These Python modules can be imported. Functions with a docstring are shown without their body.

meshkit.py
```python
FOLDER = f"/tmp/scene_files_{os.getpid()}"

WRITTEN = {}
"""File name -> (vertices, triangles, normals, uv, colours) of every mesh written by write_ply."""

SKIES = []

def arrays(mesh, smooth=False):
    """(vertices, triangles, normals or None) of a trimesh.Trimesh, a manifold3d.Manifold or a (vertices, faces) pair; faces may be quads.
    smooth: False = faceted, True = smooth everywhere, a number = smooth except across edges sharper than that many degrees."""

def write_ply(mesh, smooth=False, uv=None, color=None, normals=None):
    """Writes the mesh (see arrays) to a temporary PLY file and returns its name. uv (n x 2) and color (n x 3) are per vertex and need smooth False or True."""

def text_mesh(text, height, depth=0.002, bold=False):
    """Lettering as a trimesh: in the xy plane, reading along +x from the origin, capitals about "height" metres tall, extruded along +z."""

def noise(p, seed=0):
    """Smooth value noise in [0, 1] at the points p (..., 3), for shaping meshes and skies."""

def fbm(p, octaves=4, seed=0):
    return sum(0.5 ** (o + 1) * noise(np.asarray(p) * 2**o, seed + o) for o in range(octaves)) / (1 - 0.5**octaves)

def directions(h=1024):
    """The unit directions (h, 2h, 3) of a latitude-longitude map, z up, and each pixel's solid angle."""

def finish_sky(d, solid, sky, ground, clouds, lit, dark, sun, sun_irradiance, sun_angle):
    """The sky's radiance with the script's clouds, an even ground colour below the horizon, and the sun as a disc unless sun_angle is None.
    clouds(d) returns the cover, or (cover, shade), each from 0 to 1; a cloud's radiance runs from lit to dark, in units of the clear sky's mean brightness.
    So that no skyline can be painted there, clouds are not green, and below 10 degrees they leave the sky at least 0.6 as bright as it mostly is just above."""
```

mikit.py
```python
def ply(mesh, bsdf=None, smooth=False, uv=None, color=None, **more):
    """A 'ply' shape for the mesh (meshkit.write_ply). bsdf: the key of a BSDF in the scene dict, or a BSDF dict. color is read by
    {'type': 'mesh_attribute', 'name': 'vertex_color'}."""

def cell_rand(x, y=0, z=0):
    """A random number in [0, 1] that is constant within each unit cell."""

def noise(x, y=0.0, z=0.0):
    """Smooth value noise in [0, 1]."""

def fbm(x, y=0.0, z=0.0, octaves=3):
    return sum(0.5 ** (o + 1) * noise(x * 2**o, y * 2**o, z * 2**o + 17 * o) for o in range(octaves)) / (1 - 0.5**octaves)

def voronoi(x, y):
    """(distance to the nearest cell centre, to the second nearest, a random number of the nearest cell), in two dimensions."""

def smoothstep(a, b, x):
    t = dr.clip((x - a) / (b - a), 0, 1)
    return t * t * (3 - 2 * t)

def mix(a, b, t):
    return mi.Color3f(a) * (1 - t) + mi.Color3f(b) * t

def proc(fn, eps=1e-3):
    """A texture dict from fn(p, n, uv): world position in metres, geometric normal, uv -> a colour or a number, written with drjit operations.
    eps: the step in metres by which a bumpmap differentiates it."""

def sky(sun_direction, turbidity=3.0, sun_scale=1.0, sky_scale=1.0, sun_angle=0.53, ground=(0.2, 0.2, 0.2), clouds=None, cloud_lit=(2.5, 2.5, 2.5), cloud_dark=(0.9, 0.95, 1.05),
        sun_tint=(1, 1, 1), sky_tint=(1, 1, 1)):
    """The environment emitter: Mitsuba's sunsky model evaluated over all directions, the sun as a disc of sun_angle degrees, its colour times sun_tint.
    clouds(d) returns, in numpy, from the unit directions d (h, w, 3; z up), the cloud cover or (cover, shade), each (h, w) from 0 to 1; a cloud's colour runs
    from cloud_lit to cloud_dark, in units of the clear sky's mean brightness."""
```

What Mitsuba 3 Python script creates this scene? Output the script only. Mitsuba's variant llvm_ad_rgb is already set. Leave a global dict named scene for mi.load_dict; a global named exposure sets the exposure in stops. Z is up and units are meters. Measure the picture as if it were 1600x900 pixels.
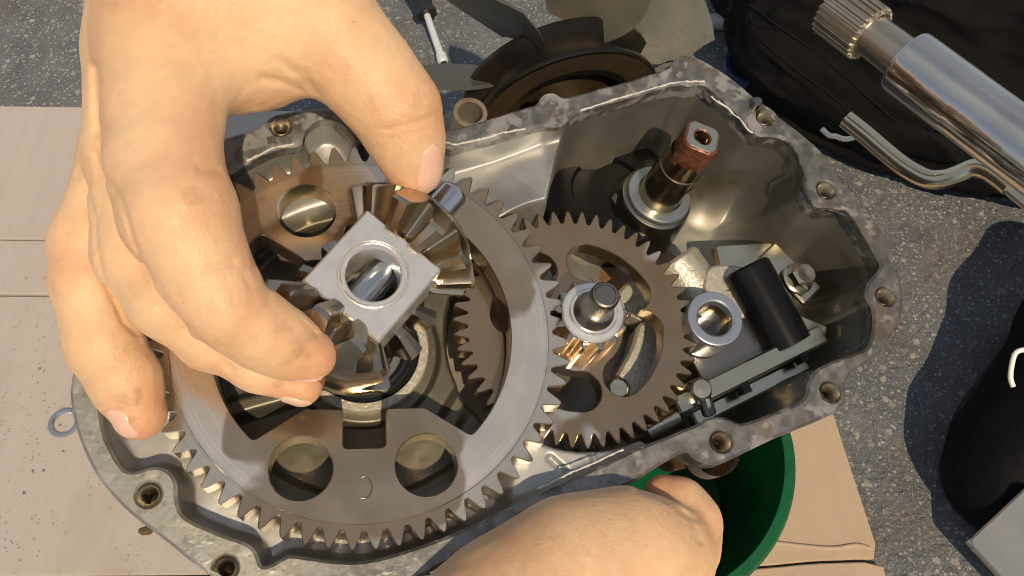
import math, random
import numpy as np, trimesh, mitsuba as mi, drjit as dr, mikit, meshkit
import mapbox_earcut as earcut
from shapely.geometry import Polygon, Point, LineString, box
from shapely import affinity
from scipy.spatial import cKDTree
import scipy.sparse as sp
random.seed(4); RNG = np.random.default_rng(4)
T = mi.ScalarTransform4f
scene, labels = {}, {}
# ------------------------------------------------------------------ camera, sky, exposure
# casing frame: millimetres, z = 0 is the split face of the gearbox casing, z towards the viewer
K, DIST, W_, H_ = 1450.0, 320.0, 1600, 900
v_ = np.array([-0.15, -0.367, 1.0]); v_ /= np.linalg.norm(v_)
FWD = -v_; RIGHT = np.cross(FWD, [0, 1, 0]); RIGHT /= np.linalg.norm(RIGHT); UP = np.cross(RIGHT, FWD)
CAM = v_ * DIST
PITCH, LIFT = math.radians(31), 0.165          # the camera looks down, this far from the vertical
_cw = np.stack([[1, 0, 0], [0, math.cos(PITCH), math.sin(PITCH)], [0, -math.sin(PITCH), math.cos(PITCH)]], 1)
ROT = _cw @ np.stack([RIGHT, UP, -FWD])          # casing frame -> world
ORG = np.array([0, 0, LIFT])
def to_world(p): return (np.asarray(p, float) @ ROT.T) * 0.001 + ORG
def to_local(p): return ((np.asarray(p, float) - ORG) * 1000) @ ROT
CAMW = to_world(CAM); FW, RW, UW = ROT @ FWD, ROT @ RIGHT, ROT @ UP
exposure = 1.45
SUN_CAM = (0.21, -0.11, 1.0)                      # towards the sun: right, up, back
sun = RW * SUN_CAM[0] + UW * SUN_CAM[1] - FW * SUN_CAM[2]
def high_cloud(d):
    c = np.clip(0.62 + 0.9 * (meshkit.fbm(d * 2.3, 4, 3) - .5), 0.15, 0.95)
    return c, np.clip(0.25 + 0.8 * (meshkit.fbm(d * 3.1 + 5, 4, 9) - .5), 0, 1)
scene['sky'] = mikit.sky(sun.tolist(), turbidity=3, sun_scale=0.95, sun_tint=(1.0, 0.94, 0.82), clouds=high_cloud, cloud_lit=(2.05, 2.03, 2.0), cloud_dark=(0.95, 0.97, 1.0))
scene['integrator_camera'] = {'type': 'perspective', 'fov': math.degrees(2 * math.atan(W_ / 2 / K)), 'fov_axis': 'x', 'near_clip': 0.01, 'far_clip': 100.0,
                   'to_world': T().look_at(origin=CAMW.tolist(), target=(CAMW + FW).tolist(), up=UW.tolist())}
scene['camera'] = scene.pop('integrator_camera')
# ------------------------------------------------------------------ helpers
def P(px, py, z=0.0):
    "casing-frame point at height z above the split face, seen at (px, py) of the photograph"
    d = FWD + RIGHT * ((px - 800) / K) - UP * ((py - 450) / K)
    return CAM + d * ((z - CAM[2]) / d[2])
def PX(pts, z=0.0): return np.array([P(x, y, z) for x, y in pts])
def mm(n, p): return n * float((np.asarray(p) - CAM) @ FWD) / K      # n pixels at the point p, in millimetres
def G(px, py, z=0.0):
    "world point at height z (metres) above the ground"
    d = FW + RW * ((px - 800) / K) - UW * ((py - 450) / K)
    return CAMW + d * ((z - CAMW[2]) / d[2])
def gm(n, p): return n * float((np.asarray(p) - CAMW) @ FW) / K
def proj(p):
    q = np.asarray(p, float) - CAM; w = q @ FWD
    return np.stack([800 + K * (q @ RIGHT) / w, 450 - K * (q @ UP) / w], -1)
def put(key, mesh, bsdf, smooth=35, local=True, color=None):
    n, k = 1, key
    while k in scene: k = f'{key}_{n:03d}'; n += 1
    m = trimesh.Trimesh(np.asarray(mesh.vertices), np.asarray(mesh.faces), process=False)
    if local: m.vertices = to_world(m.vertices)
    scene[k] = mikit.ply(m, bsdf, smooth=smooth, color=color)
    return k
def lab(key, label=None, cat=None, group=None, kind=None):
    d = labels.setdefault(key, {})
    for a, b in (('label', label), ('category', cat), ('group', group), ('kind', kind)):
        if b: d[a] = b
cat = trimesh.util.concatenate
def resample(pts, step, closed=True):
    pts = np.asarray(pts, float)
    q = np.vstack([pts, pts[:1]]) if closed else pts
    s = np.r_[0, np.cumsum(np.linalg.norm(np.diff(q, axis=0), axis=1))]
    n = max(3, int(s[-1] / step)); t = np.linspace(0, s[-1], n, endpoint=not closed)
    return np.stack([np.interp(t, s, q[:, k]) for k in range(q.shape[1])], 1)
def catmull(pts, per=8, closed=True):
    p = np.asarray(pts, float); n = len(p); out = []
    for i in range(n if closed else n - 1):
        a, b, c, d = (p[(i + k) % n] if closed else p[min(max(i + k, 0), n - 1)] for k in (-1, 0, 1, 2))
        for t in np.arange(per) / per:
            out.append(0.5 * (2 * b + (c - a) * t + (2 * a - 5 * b + 4 * c - d) * t * t + (3 * b - a - 3 * c + d) * t ** 3))
    if not closed: out.append(p[-1])
    return np.array(out)
def rings_of(poly):
    poly = poly.buffer(0)
    poly = max(getattr(poly, 'geoms', [poly]), key=lambda g: g.area)
    poly = Polygon(poly.exterior, [h for h in poly.interiors if Polygon(h).area > 0.2])
    from shapely.geometry.polygon import orient
    poly = orient(poly, 1.0)
    return [np.array(r.coords)[:-1] for r in (poly.exterior, *poly.interiors)]
def inset(r, c):
    a, b = np.roll(r, 1, 0), np.roll(r, -1, 0)
    e0, e1 = r - a, b - r
    e0 /= np.linalg.norm(e0, axis=1, keepdims=True) + 1e-9; e1 /= np.linalg.norm(e1, axis=1, keepdims=True) + 1e-9
    n0, n1 = np.stack([-e0[:, 1], e0[:, 0]], 1), np.stack([-e1[:, 1], e1[:, 0]], 1)
    n = n0 + n1; l = np.linalg.norm(n, axis=1, keepdims=True); n /= l + 1e-9
    return r + n * c / np.maximum((n * n0).sum(1, keepdims=True), 0.5)
def slab(poly, z0, z1, c=0.35, bottom=True):
    "a plate from z0 to z1 with the outline poly and chamfered upper edges"
    rs = [r for r in rings_of(poly)]
    V, F, base = [], [], 0
    tops, bots = [], []
    for r in rs:
        n = len(r); i = np.arange(n); j = (i + 1) % n
        lv = [np.c_[r, np.full(n, z0)], np.c_[r, np.full(n, z1 - c)], np.c_[inset(r, c), np.full(n, z1)]] if c > 0 else [np.c_[r, np.full(n, z0)], np.c_[r, np.full(n, z1)]]
        for q in range(len(lv) - 1):
            a, b = base + q * n, base + (q + 1) * n
            F += [np.stack([a + i, a + j, b + j], 1), np.stack([a + i, b + j, b + i], 1)]
        bots.append((base, lv[0])); tops.append((base + (len(lv) - 1) * n, lv[-1]))
        V += lv; base += n * len(lv)
    for grp, flip in ((tops, False), (bots, True)):
        if flip and not bottom: continue
        pts = np.vstack([g[1][:, :2] for g in grp]); ends = np.cumsum([len(g[1]) for g in grp]).astype(np.uint32)
        idx = np.concatenate([g[0] + np.arange(len(g[1])) for g in grp])
        t = earcut.triangulate_float64(np.ascontiguousarray(pts), ends).reshape(-1, 3)
        a = pts[t]; cr = (a[:, 1, 0] - a[:, 0, 0]) * (a[:, 2, 1] - a[:, 0, 1]) - (a[:, 1, 1] - a[:, 0, 1]) * (a[:, 2, 0] - a[:, 0, 0])
        t = np.where((cr < 0)[:, None], t[:, ::-1], t)
        F.append(idx[t[:, ::-1] if flip else t])
    return trimesh.Trimesh(np.vstack(V), np.vstack(F), process=False)
def frame(axis, up=(0, 0, 1)):
    a = np.asarray(axis, float); a = a / np.linalg.norm(a)
    x = np.cross(up, a)
    if np.linalg.norm(x) < 1e-3: x = np.cross([0, 1, 0.1], a)
    x /= np.linalg.norm(x)
    return np.stack([x, np.cross(a, x), a], 1)          # columns x, y, axis
def lathe(profile, n=64, at=(0, 0, 0), axis=(0, 0, 1), closed=False):
    "profile: (radius, height) from the outside in, counter-clockwise, turned about axis"
    pr = np.asarray(profile, float); m = len(pr); a = np.arange(n) * 2 * np.pi / n
    V = np.stack([pr[:, 0][:, None] * np.cos(a), pr[:, 0][:, None] * np.sin(a), np.repeat(pr[:, 1][:, None], n, 1)], -1).reshape(-1, 3)
    F = []
    i = np.arange(n); j = (i + 1) % n
    for k in range(m if closed else m - 1):
        q, s = k * n, ((k + 1) % m) * n
        F += [np.stack([q + i, q + j, s + j], 1), np.stack([q + i, s + j, s + i], 1)]
    return trimesh.Trimesh(V @ frame(axis).T + np.asarray(at, float), np.vstack(F), process=False)
def tube(path, radius, n=16, cap=True):
    p = np.asarray(path, float); r = np.broadcast_to(np.asarray(radius, float), len(p))
    t = np.gradient(p, axis=0); t /= np.linalg.norm(t, axis=1, keepdims=True)
    x = np.cross(t[0], [0.3, 0.2, 0.93]); x /= np.linalg.norm(x); V = []
    a = np.arange(n) * 2 * np.pi / n
    for k in range(len(p)):
        x = x - t[k] * (x @ t[k]); x /= np.linalg.norm(x); y = np.cross(t[k], x)
        V.append(p[k] + r[k] * (np.cos(a)[:, None] * x + np.sin(a)[:, None] * y))
    F = []; i = np.arange(n); j = (i + 1) % n
    for k in range(len(p) - 1):
        q, s = k * n, (k + 1) * n
        F += [np.stack([q + i, q + j, s + j], 1), np.stack([q + i, s + j, s + i], 1)]
    V = np.vstack(V)
    if cap:
        for k, fl in ((0, True), (len(p) - 1, False)):
            c = len(V); V = np.vstack([V, p[k]])
            f = np.stack([k * n + i, k * n + j, np.full(n, c)], 1); F.append(f[:, ::-1] if fl else f)
    return trimesh.Trimesh(V, np.vstack(F), process=False)
def chbox(size, c=0.6):
    "a box of this size about the origin, with chamfered edges"
    s = np.asarray(size, float) / 2; pts = []
    for sx in (-1, 1):
        for sy in (-1, 1):
            for sz in (-1, 1):
                g = np.array([sx, sy, sz])
                for k in range(3):
                    q = s - c; q[k] = s[k]; pts.append(g * q)
    return trimesh.convex.convex_hull(np.array(pts))
def placed(mesh, R, at):
    m = mesh.copy(); m.vertices = np.asarray(m.vertices) @ np.asarray(R).T + np.asarray(at); return m
def gear_poly(n, tip, root, land=0.24, foot=0.72, phase=0.0, cx=0, cy=0):
    "involute-like outline: land and foot are the tooth's widths at tip and root, in parts of the pitch"
    out = []; p = 2 * math.pi / n
    for k in range(n):
        a = phase + k * p
        for f, q in ((-foot / 2 - 0.03, 0.0), (-foot / 2 + 0.03, 0.1), (-(foot * .55 + land * .45) / 2 - .02, 0.40), (-(foot * .18 + land * .82) / 2 - .03, 0.78), (-land / 2, 0.97), (-land / 3, 1.0),
                     (land / 3, 1.0), (land / 2, 0.97), ((foot * .18 + land * .82) / 2 + .03, 0.78), ((foot * .55 + land * .45) / 2 + .02, 0.40), (foot / 2 - 0.03, 0.1), (foot / 2 + 0.03, 0.0)):
            r = root + (tip - root) * q; out.append((cx + r * math.cos(a + f * p), cy + r * math.sin(a + f * p)))
    return Polygon(out)
# ---- solids from a signed distance field
def surfnet(F, org, h):
    ins = F < 0
    nx, ny, nz = F.shape
    cnt = np.zeros((nx - 1, ny - 1, nz - 1), np.int8)
    acc = np.zeros((nx - 1, ny - 1, nz - 1, 3), np.float32)
    def sl(o): return tuple(slice(o[k], (F.shape[k] - 1) + o[k]) for k in range(3))
    edges = []
    for ax in range(3):
        o1, o2 = [k for k in range(3) if k != ax]
        for a in (0, 1):
            for b in (0, 1):
                s = [0, 0, 0]; s[o1], s[o2] = a, b; e = list(s); e[ax] = 1; edges.append((s, e, ax))
    for s, e, ax in edges:
        fa, fb = F[sl(s)], F[sl(e)]
        x = (fa < 0) != (fb < 0)
        if not x.any(): continue
        t = fa[x] / (fa[x] - fb[x]); q = np.tile(np.array(s, np.float32), (len(t), 1)); q[:, ax] += t
        acc[x] += q; cnt[x] += 1
    on = cnt > 0; idx = -np.ones(cnt.shape, np.int64); idx[on] = np.arange(on.sum())
    V = (np.argwhere(on) + acc[on] / cnt[on][:, None]) * h + org
    Q = []
    for ax in range(3):
        o1, o2 = [(1, 2), (2, 0), (0, 1)][ax]
        a = np.moveaxis(ins, ax, 0); s = a[:-1] != a[1:]
        s = np.moveaxis(s, 0, ax)
        w = np.argwhere(s); ok = np.all([(w[:, o] > 0) & (w[:, o] < F.shape[o] - 1) for o in (o1, o2)], axis=0); w = w[ok]
        def at(d1, d2):
            u = w.copy(); u[:, o1] -= d1; u[:, o2] -= d2; return idx[u[:, 0], u[:, 1], u[:, 2]]
        q = np.stack([at(1, 1), at(0, 1), at(0, 0), at(1, 0)], 1)
        out = ins[w[:, 0], w[:, 1], w[:, 2]]
        Q.append(np.where(out[:, None], q, q[:, ::-1]))
    Q = np.vstack(Q)
    return V, np.vstack([Q[:, [0, 1, 2]], Q[:, [0, 2, 3]]])
def relax(V, F, it=3, lam=0.5):
    n = len(V); e = np.vstack([F[:, [0, 1]], F[:, [1, 2]], F[:, [2, 0]]]); e = np.vstack([e, e[:, ::-1]])
    A = sp.coo_matrix((np.ones(len(e)), (e[:, 0], e[:, 1])), (n, n)).tocsr(); A.data[:] = 1
    D = sp.diags(1 / np.maximum(np.asarray(A.sum(1)).ravel(), 1)) @ A
    for _ in range(it):
        V = V + lam * (D @ V - V); V = V - (lam + 0.03) * (D @ V - V)
    return V
def smin(a, b, k):
    if k <= 0: return np.minimum(a, b)
    h = np.maximum(k - np.abs(a - b), 0) / k
    return np.minimum(a, b) - h * h * k * 0.25
def cone(X, a, b, ra, rb):
    a, b = np.asarray(a, np.float32), np.asarray(b, np.float32); d = b - a
    h = np.clip(((X - a) @ d) / (d @ d), 0, 1)
    return np.linalg.norm(X - a - h[..., None] * d, axis=-1) - (ra + (rb - ra) * h)
def solid(fn, lo, hi, h, it=3):
    "the surface fn(X) = 0 inside the box lo..hi; X has shape (n, 3)"
    lo, hi = np.asarray(lo, float), np.asarray(hi, float)
    n = np.ceil((hi - lo) / h).astype(int) + 1
    nc = np.ceil((hi - lo) / (h * 4)).astype(int) + 2
    gc = np.stack(np.meshgrid(*[np.arange(k) for k in nc], indexing='ij'), -1).reshape(-1, 3) * (h * 4) + lo
    coarse = fn(gc.astype(np.float32)).reshape(nc)
    from scipy.ndimage import map_coordinates
    g = np.stack(np.meshgrid(*[np.arange(k) / 4.0 for k in n], indexing='ij'))
    F = map_coordinates(coarse.astype(np.float32), g.reshape(3, -1), order=1).reshape(n)
    near = np.abs(F) < h * 5
    w = np.argwhere(near)
    F[near] = fn((w * h + lo).astype(np.float32))
    V, Fa = surfnet(F, lo, h)
    return trimesh.Trimesh(relax(V, Fa, it), Fa, process=False)
# ------------------------------------------------------------------ materials
mix, fbm, noise, vor, sst = mikit.mix, mikit.fbm, mikit.noise, mikit.voronoi, mikit.smoothstep
def rgb(*c): return {'type': 'rgb', 'value': list(c)}
def two(b): return {'type': 'twosided', 'bsdf': b}
def metal(col, rough, clear=0.0, **k):
    return two({'type': 'principled', 'base_color': col if isinstance(col, dict) else rgb(*col), 'metallic': k.pop('metallic', 1.0), 'roughness': rough if isinstance(rough, dict) else float(rough), 'specular': 0.5, 'clearcoat': clear, 'clearcoat_gloss': 0.9, **k})
def plastic(col, rough, **k):
    return two({'type': 'principled', 'base_color': col if isinstance(col, dict) else rgb(*col), 'roughness': float(rough), 'specular': k.pop('specular', 0.5), **k})
def bump(b, fn, scale, eps=2e-4):
    return {'type': 'twosided', 'bsdf': {'type': 'bumpmap', 'arbitrary': mikit.proc(fn, eps), 'bsdf': b['bsdf'] if b['type'] == 'twosided' else b, 'scale': scale}}

def asphalt_col(p, n, uv):
    a1, a2, r1 = vor(p.x * 190, p.y * 190); b1, b2, r2 = vor(p.x * 420 + 7, p.y * 420); c1, c2, r3 = vor(p.x * 900, p.y * 900 + 3)
    base = mix((0.074, 0.083, 0.097), (0.140, 0.152, 0.170), fbm(p.x * 60, p.y * 60, 0, 3))
    base = mix(base, mix((0.18, 0.19, 0.20), (0.34, 0.35, 0.35), mikit.cell_rand(r3 * 97, 2)), sst(.34, .18, c1) * sst(.6, .7, r3))
    base = mix(base, mix((0.11, 0.12, 0.13), (0.33, 0.335, 0.335), mikit.cell_rand(r2 * 991, 4)), sst(.40, .22, b1 + .2 * (fbm(p.x * 1500, p.y * 1500, 0, 2) - .5)) * sst(.64, .68, r2))
    base = mix(base, mix((0.11, 0.115, 0.12), (0.30, 0.29, 0.28), mikit.cell_rand(r1 * 91, 5)), sst(.38, .22, a1 + .25 * (fbm(p.x * 700, p.y * 700, 0, 2) - .5)) * sst(.84, .86, r1))
    return mix(base, (0.10, 0.075, 0.05), 0.35 * sst(.52, .75, fbm(p.x * 25 + 3, p.y * 25, 0, 3)))
def asphalt_h(p, n, uv):
    b1, b2, r2 = vor(p.x * 300 + 7, p.y * 300); c1, c2, r3 = vor(p.x * 900, p.y * 900 + 3)
    return (1 - b1) * r2 + 0.5 * (1 - c1) * r3 + fbm(p.x * 90, p.y * 90, 0, 3)
scene['asphalt_material'] = bump(two({'type': 'principled', 'base_color': mikit.proc(asphalt_col), 'roughness': 0.75, 'specular': 0.4}), asphalt_h, 0.0009)
def card_col(p, n, uv):
    base = mix((0.41, 0.32, 0.24), (0.455, 0.36, 0.275), fbm(p.x * 18, p.y * 18, 0, 4))
    base = mix(base, (0.42, 0.39, 0.37), 0.9 * sst(0.04, -0.05, p.x))
    base = base * (0.98 + 0.04 * noise(p.x * 420, p.y * 14, 0))
    d1, d2, r = vor(p.x * 210, p.y * 210); e1, e2, q = vor(p.x * 520 + 3, p.y * 520)
    dirt = sst(0.02, -0.05, p.x) * sst(0.22, 0.0, p.y)
    base = mix(base, (0.10, 0.08, 0.06), dirt * 0.8 * sst(.05 + .3 * mikit.cell_rand(r * 577, 3), .03, d1 + .25 * (fbm(p.x * 700, p.y * 700, 1, 2) - .5)) * sst(.88, .91, r) * sst(.35, .6, fbm(p.x * 40, p.y * 40, 2, 2)))
    base = mix(base, (0.16, 0.13, 0.10), dirt * 0.7 * sst(.38, .1, e1 + .3 * (fbm(p.x * 1500, p.y * 1500, 1, 2) - .5)) * sst(.84, .90, q) * sst(.3, .65, fbm(p.x * 55, p.y * 55, 8, 3)))
    return mix(base, (0.33, 0.27, 0.22), 0.35 * dirt * sst(.5, .75, fbm(p.x * 30, p.y * 30, 5, 4)))
scene['cardboard_material'] = bump(plastic(mikit.proc(card_col), 0.85, specular=0.15), lambda p, n, uv: fbm(p.x * 500, p.y * 60, p.z * 300, 2), 0.00012)
scene['cardboard_edge_material'] = plastic((0.30, 0.22, 0.15), 0.9, specular=0.1)
# casing
def flange_white(p, n, uv):
    f = 0.68 * fbm(p.x * 170, p.y * 170, p.z * 170, 4) + 0.32 * fbm(p.x * 600, p.y * 600, p.z * 400, 4)
    f = f + 0.05 * sst(0.0, .05, p.y) - 0.05 * sst(-.02, .03, p.x) * sst(.0, -.03, p.y)
    return sst(.53, .66, f + 0.12 * (noise(p.x * 20 + 4, p.y * 20) - .5)) * 0.5
def flange_col(p, n, uv):
    f = fbm(p.x * 300, p.y * 300, p.z * 300, 4)
    c = mix((0.14, 0.142, 0.138), (0.25, 0.252, 0.245), sst(.25, .75, f))
    c = mix(c, (0.43, 0.42, 0.36), 0.75 * sst(-0.045, -0.08, p.x) * sst(.01, -.03, p.y))
    c = mix(c, (0.10, 0.095, 0.08), 0.3 * sst(.60, .70, fbm(p.x * 420 + 9, p.y * 420, p.z * 420, 4)))
    return mix(c, (0.20, 0.13, 0.06), 0.4 * sst(.55, .75, fbm(p.x * 70, p.y * 70 + 5, p.z * 70, 3)))
flange_h = lambda p, n, uv: fbm(p.x * 700, p.y * 700, p.z * 700, 3) + 1.5 * flange_white(p, n, uv)
scene['flange_material'] = {'type': 'blendbsdf', 'weight': mikit.proc(flange_white),
    'a': bump(metal(mikit.proc(flange_col), 0.42, metallic=0.75), flange_h, 0.00010), 'b': bump(plastic((0.31, 0.32, 0.325), 0.6), flange_h, 0.00010)}
def outer_col(p, n, uv):
    c = mix((0.20, 0.19, 0.17), (0.33, 0.30, 0.25), fbm(p.x * 200, p.y * 200, p.z * 200, 3))
    return mix(c, (0.20, 0.11, 0.045), sst(.45, .65, fbm(p.x * 60, p.y * 60, p.z * 60 + 4, 4)))
scene['casing_outside_material'] = bump(metal(mikit.proc(outer_col), 0.5, metallic=0.5), flange_h, 0.0001)
GC0 = (-49.36, -18.05)
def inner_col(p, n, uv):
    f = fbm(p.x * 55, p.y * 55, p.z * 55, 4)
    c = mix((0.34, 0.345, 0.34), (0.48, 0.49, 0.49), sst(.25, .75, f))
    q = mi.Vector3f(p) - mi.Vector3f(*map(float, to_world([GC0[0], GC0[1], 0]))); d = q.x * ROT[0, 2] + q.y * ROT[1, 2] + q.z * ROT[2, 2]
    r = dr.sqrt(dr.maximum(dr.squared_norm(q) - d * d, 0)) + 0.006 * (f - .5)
    oil = dr.maximum(sst(.061, .054, r), sst(.012, .022, p.x + 0.010 * (f - .5)) * sst(-.045, -.02, p.y + 0.010 * (f - .5)))  # dark floor below the ring gear is painted shade; right chamber is oily
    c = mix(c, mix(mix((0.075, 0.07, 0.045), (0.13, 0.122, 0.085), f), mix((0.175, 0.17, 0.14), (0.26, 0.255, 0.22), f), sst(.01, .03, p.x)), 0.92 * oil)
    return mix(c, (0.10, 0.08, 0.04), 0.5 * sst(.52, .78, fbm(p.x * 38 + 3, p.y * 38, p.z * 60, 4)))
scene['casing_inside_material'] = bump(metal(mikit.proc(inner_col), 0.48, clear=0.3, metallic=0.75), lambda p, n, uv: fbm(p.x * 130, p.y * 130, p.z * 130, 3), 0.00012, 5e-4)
scene['thread_material'] = metal((0.36, 0.32, 0.235), 0.36)
# steel: turned rings about the gear's axis plus brown oil in patches of its own outline
def steel(cx, cy, seed, oil=0.5, light=(0.68, 0.62, 0.54), turned=True, scale=1.0, tint=1.0, mt=0.92, band=None):
    c = to_world([cx, cy, 0]); nn = ROT[:, 2]
    def rad(p):
        q = mi.Vector3f(p) - mi.Vector3f(*map(float, c)); d = q.x * nn[0] + q.y * nn[1] + q.z * nn[2]
        return dr.sqrt(dr.maximum(dr.squared_norm(q) - d * d, 0))
    def film(p): return sst(.62 - .28 * oil, .66 - .28 * oil, fbm(p.x * 30 * scale + seed, p.y * 30 * scale, p.z * 30 * scale, 3) + 0.02 * noise(p.x * 400, p.y * 400))
    def col(p, n, uv):
        k = noise(rad(p) * 5200, 0.5, seed) * 0.3 + fbm(p.x * 260, p.y * 260, p.z * 260, 3) * 0.4 + 0.4 * fbm(p.x * 60, p.y * 60, p.z * 60, 4) if turned else fbm(p.x * 260, p.y * 260, p.z * 260, 3)
        b = mi.Color3f(*light) * (0.80 + 0.34 * k)
        if band: b = b * (0.80 + 0.24 * sst(band[0] - .004, band[0] + .002, rad(p)) * sst(band[1] + .0015, band[1], rad(p)) + 0.12 * sst(.55, .75, noise(rad(p) * 3500, 9.5, seed)) * sst(.4, .7, fbm(p.x * 35, p.y * 35, p.z * 35, 3)))
        return mix(b, (0.33, 0.215, 0.10), film(p) * tint * (0.72 + 0.28 * fbm(p.x * 90, p.y * 90, p.z * 90, 2)))
    def rough(p, n, uv): return 0.13 + 0.16 * fbm(p.x * 120, p.y * 120, p.z * 120, 3) - 0.05 * film(p)
    def h(p, n, uv): return noise(rad(p) * 2600, 0.5, seed) * 0.22 + 4.0 * fbm(p.x * 45, p.y * 45, p.z * 45, 2) + 0.8 * film(p)
    return bump(metal(mikit.proc(col), mikit.proc(rough), clear=0.6, metallic=mt), h, 0.00003)
GC, SC = np.array([-49.36, -18.05]), np.array([26.2, -7.27])
scene['ring_gear_material'] = steel(*GC, 3.1, 0.42, light=(0.84, 0.77, 0.64), tint=0.85, mt=0.93, band=(.050, .061))
scene['small_gear_material'] = steel(*SC, 8.4, 0.95)
scene['polished_steel_material'] = metal((0.62, 0.62, 0.62), 0.10)
def bevel_col(p, n, uv): return mix((0.40, 0.315, 0.205), (0.58, 0.51, 0.40), fbm(p.x * 300, p.y * 300, p.z * 300, 3))
scene['bevel_gear_material'] = metal(mikit.proc(bevel_col), 0.2, clear=0.4)
def block_col(p, n, uv): return mi.Color3f(0.78, 0.78, 0.76) * (0.80 + 0.20 * fbm(p.x * 380, p.y * 380, p.z * 380, 4) + 0.18 * fbm(p.x * 120, p.y * 120, p.z * 120, 3))
scene['ground_steel_material'] = bump(metal(mikit.proc(block_col), 0.27, metallic=0.8), lambda p, n, uv: fbm(p.x * 900, p.y * 900, p.z * 900, 3), 0.00002)
scene['dark_steel_material'] = metal((0.24, 0.225, 0.20), 0.28, clear=0.6)
scene['black_paint_material'] = plastic((0.005, 0.005, 0.006), 0.22, specular=0.3)
scene['sooty_steel_material'] = metal((0.44, 0.41, 0.36), 0.25, clear=0.5)
scene['dark_gear_material'] = metal(mikit.proc(lambda p, n, uv: mix((0.27, 0.22, 0.155), (0.46, 0.43, 0.38), fbm(p.x * 200, p.y * 200, p.z * 200, 3))), 0.2, clear=0.5)
scene['rubber_material'] = plastic((0.012, 0.013, 0.015), 0.35)
def cast_col(p, n, uv): return mi.Color3f(0.50, 0.48, 0.41) * (0.75 + 0.5 * fbm(p.x * 900, p.y * 900, p.z * 900, 2))
scene['cast_iron_material'] = bump(metal(mikit.proc(cast_col), 0.45, metallic=0.6, clear=0.4), lambda p, n, uv: fbm(p.x * 1200, p.y * 1200, p.z * 1200, 2), 0.0002)
def plate_col(p, n, uv): return mix((0.52, 0.48, 0.33), (0.66, 0.64, 0.52), fbm(p.x * 160, p.y * 160, p.z * 160, 3))
scene['plated_steel_material'] = metal(mikit.proc(plate_col), 0.22, clear=0.5)
def rust_col(p, n, uv): return mix((0.21, 0.055, 0.028), (0.10, 0.05, 0.03), fbm(p.x * 260, p.y * 260, p.z * 260, 4))
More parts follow.
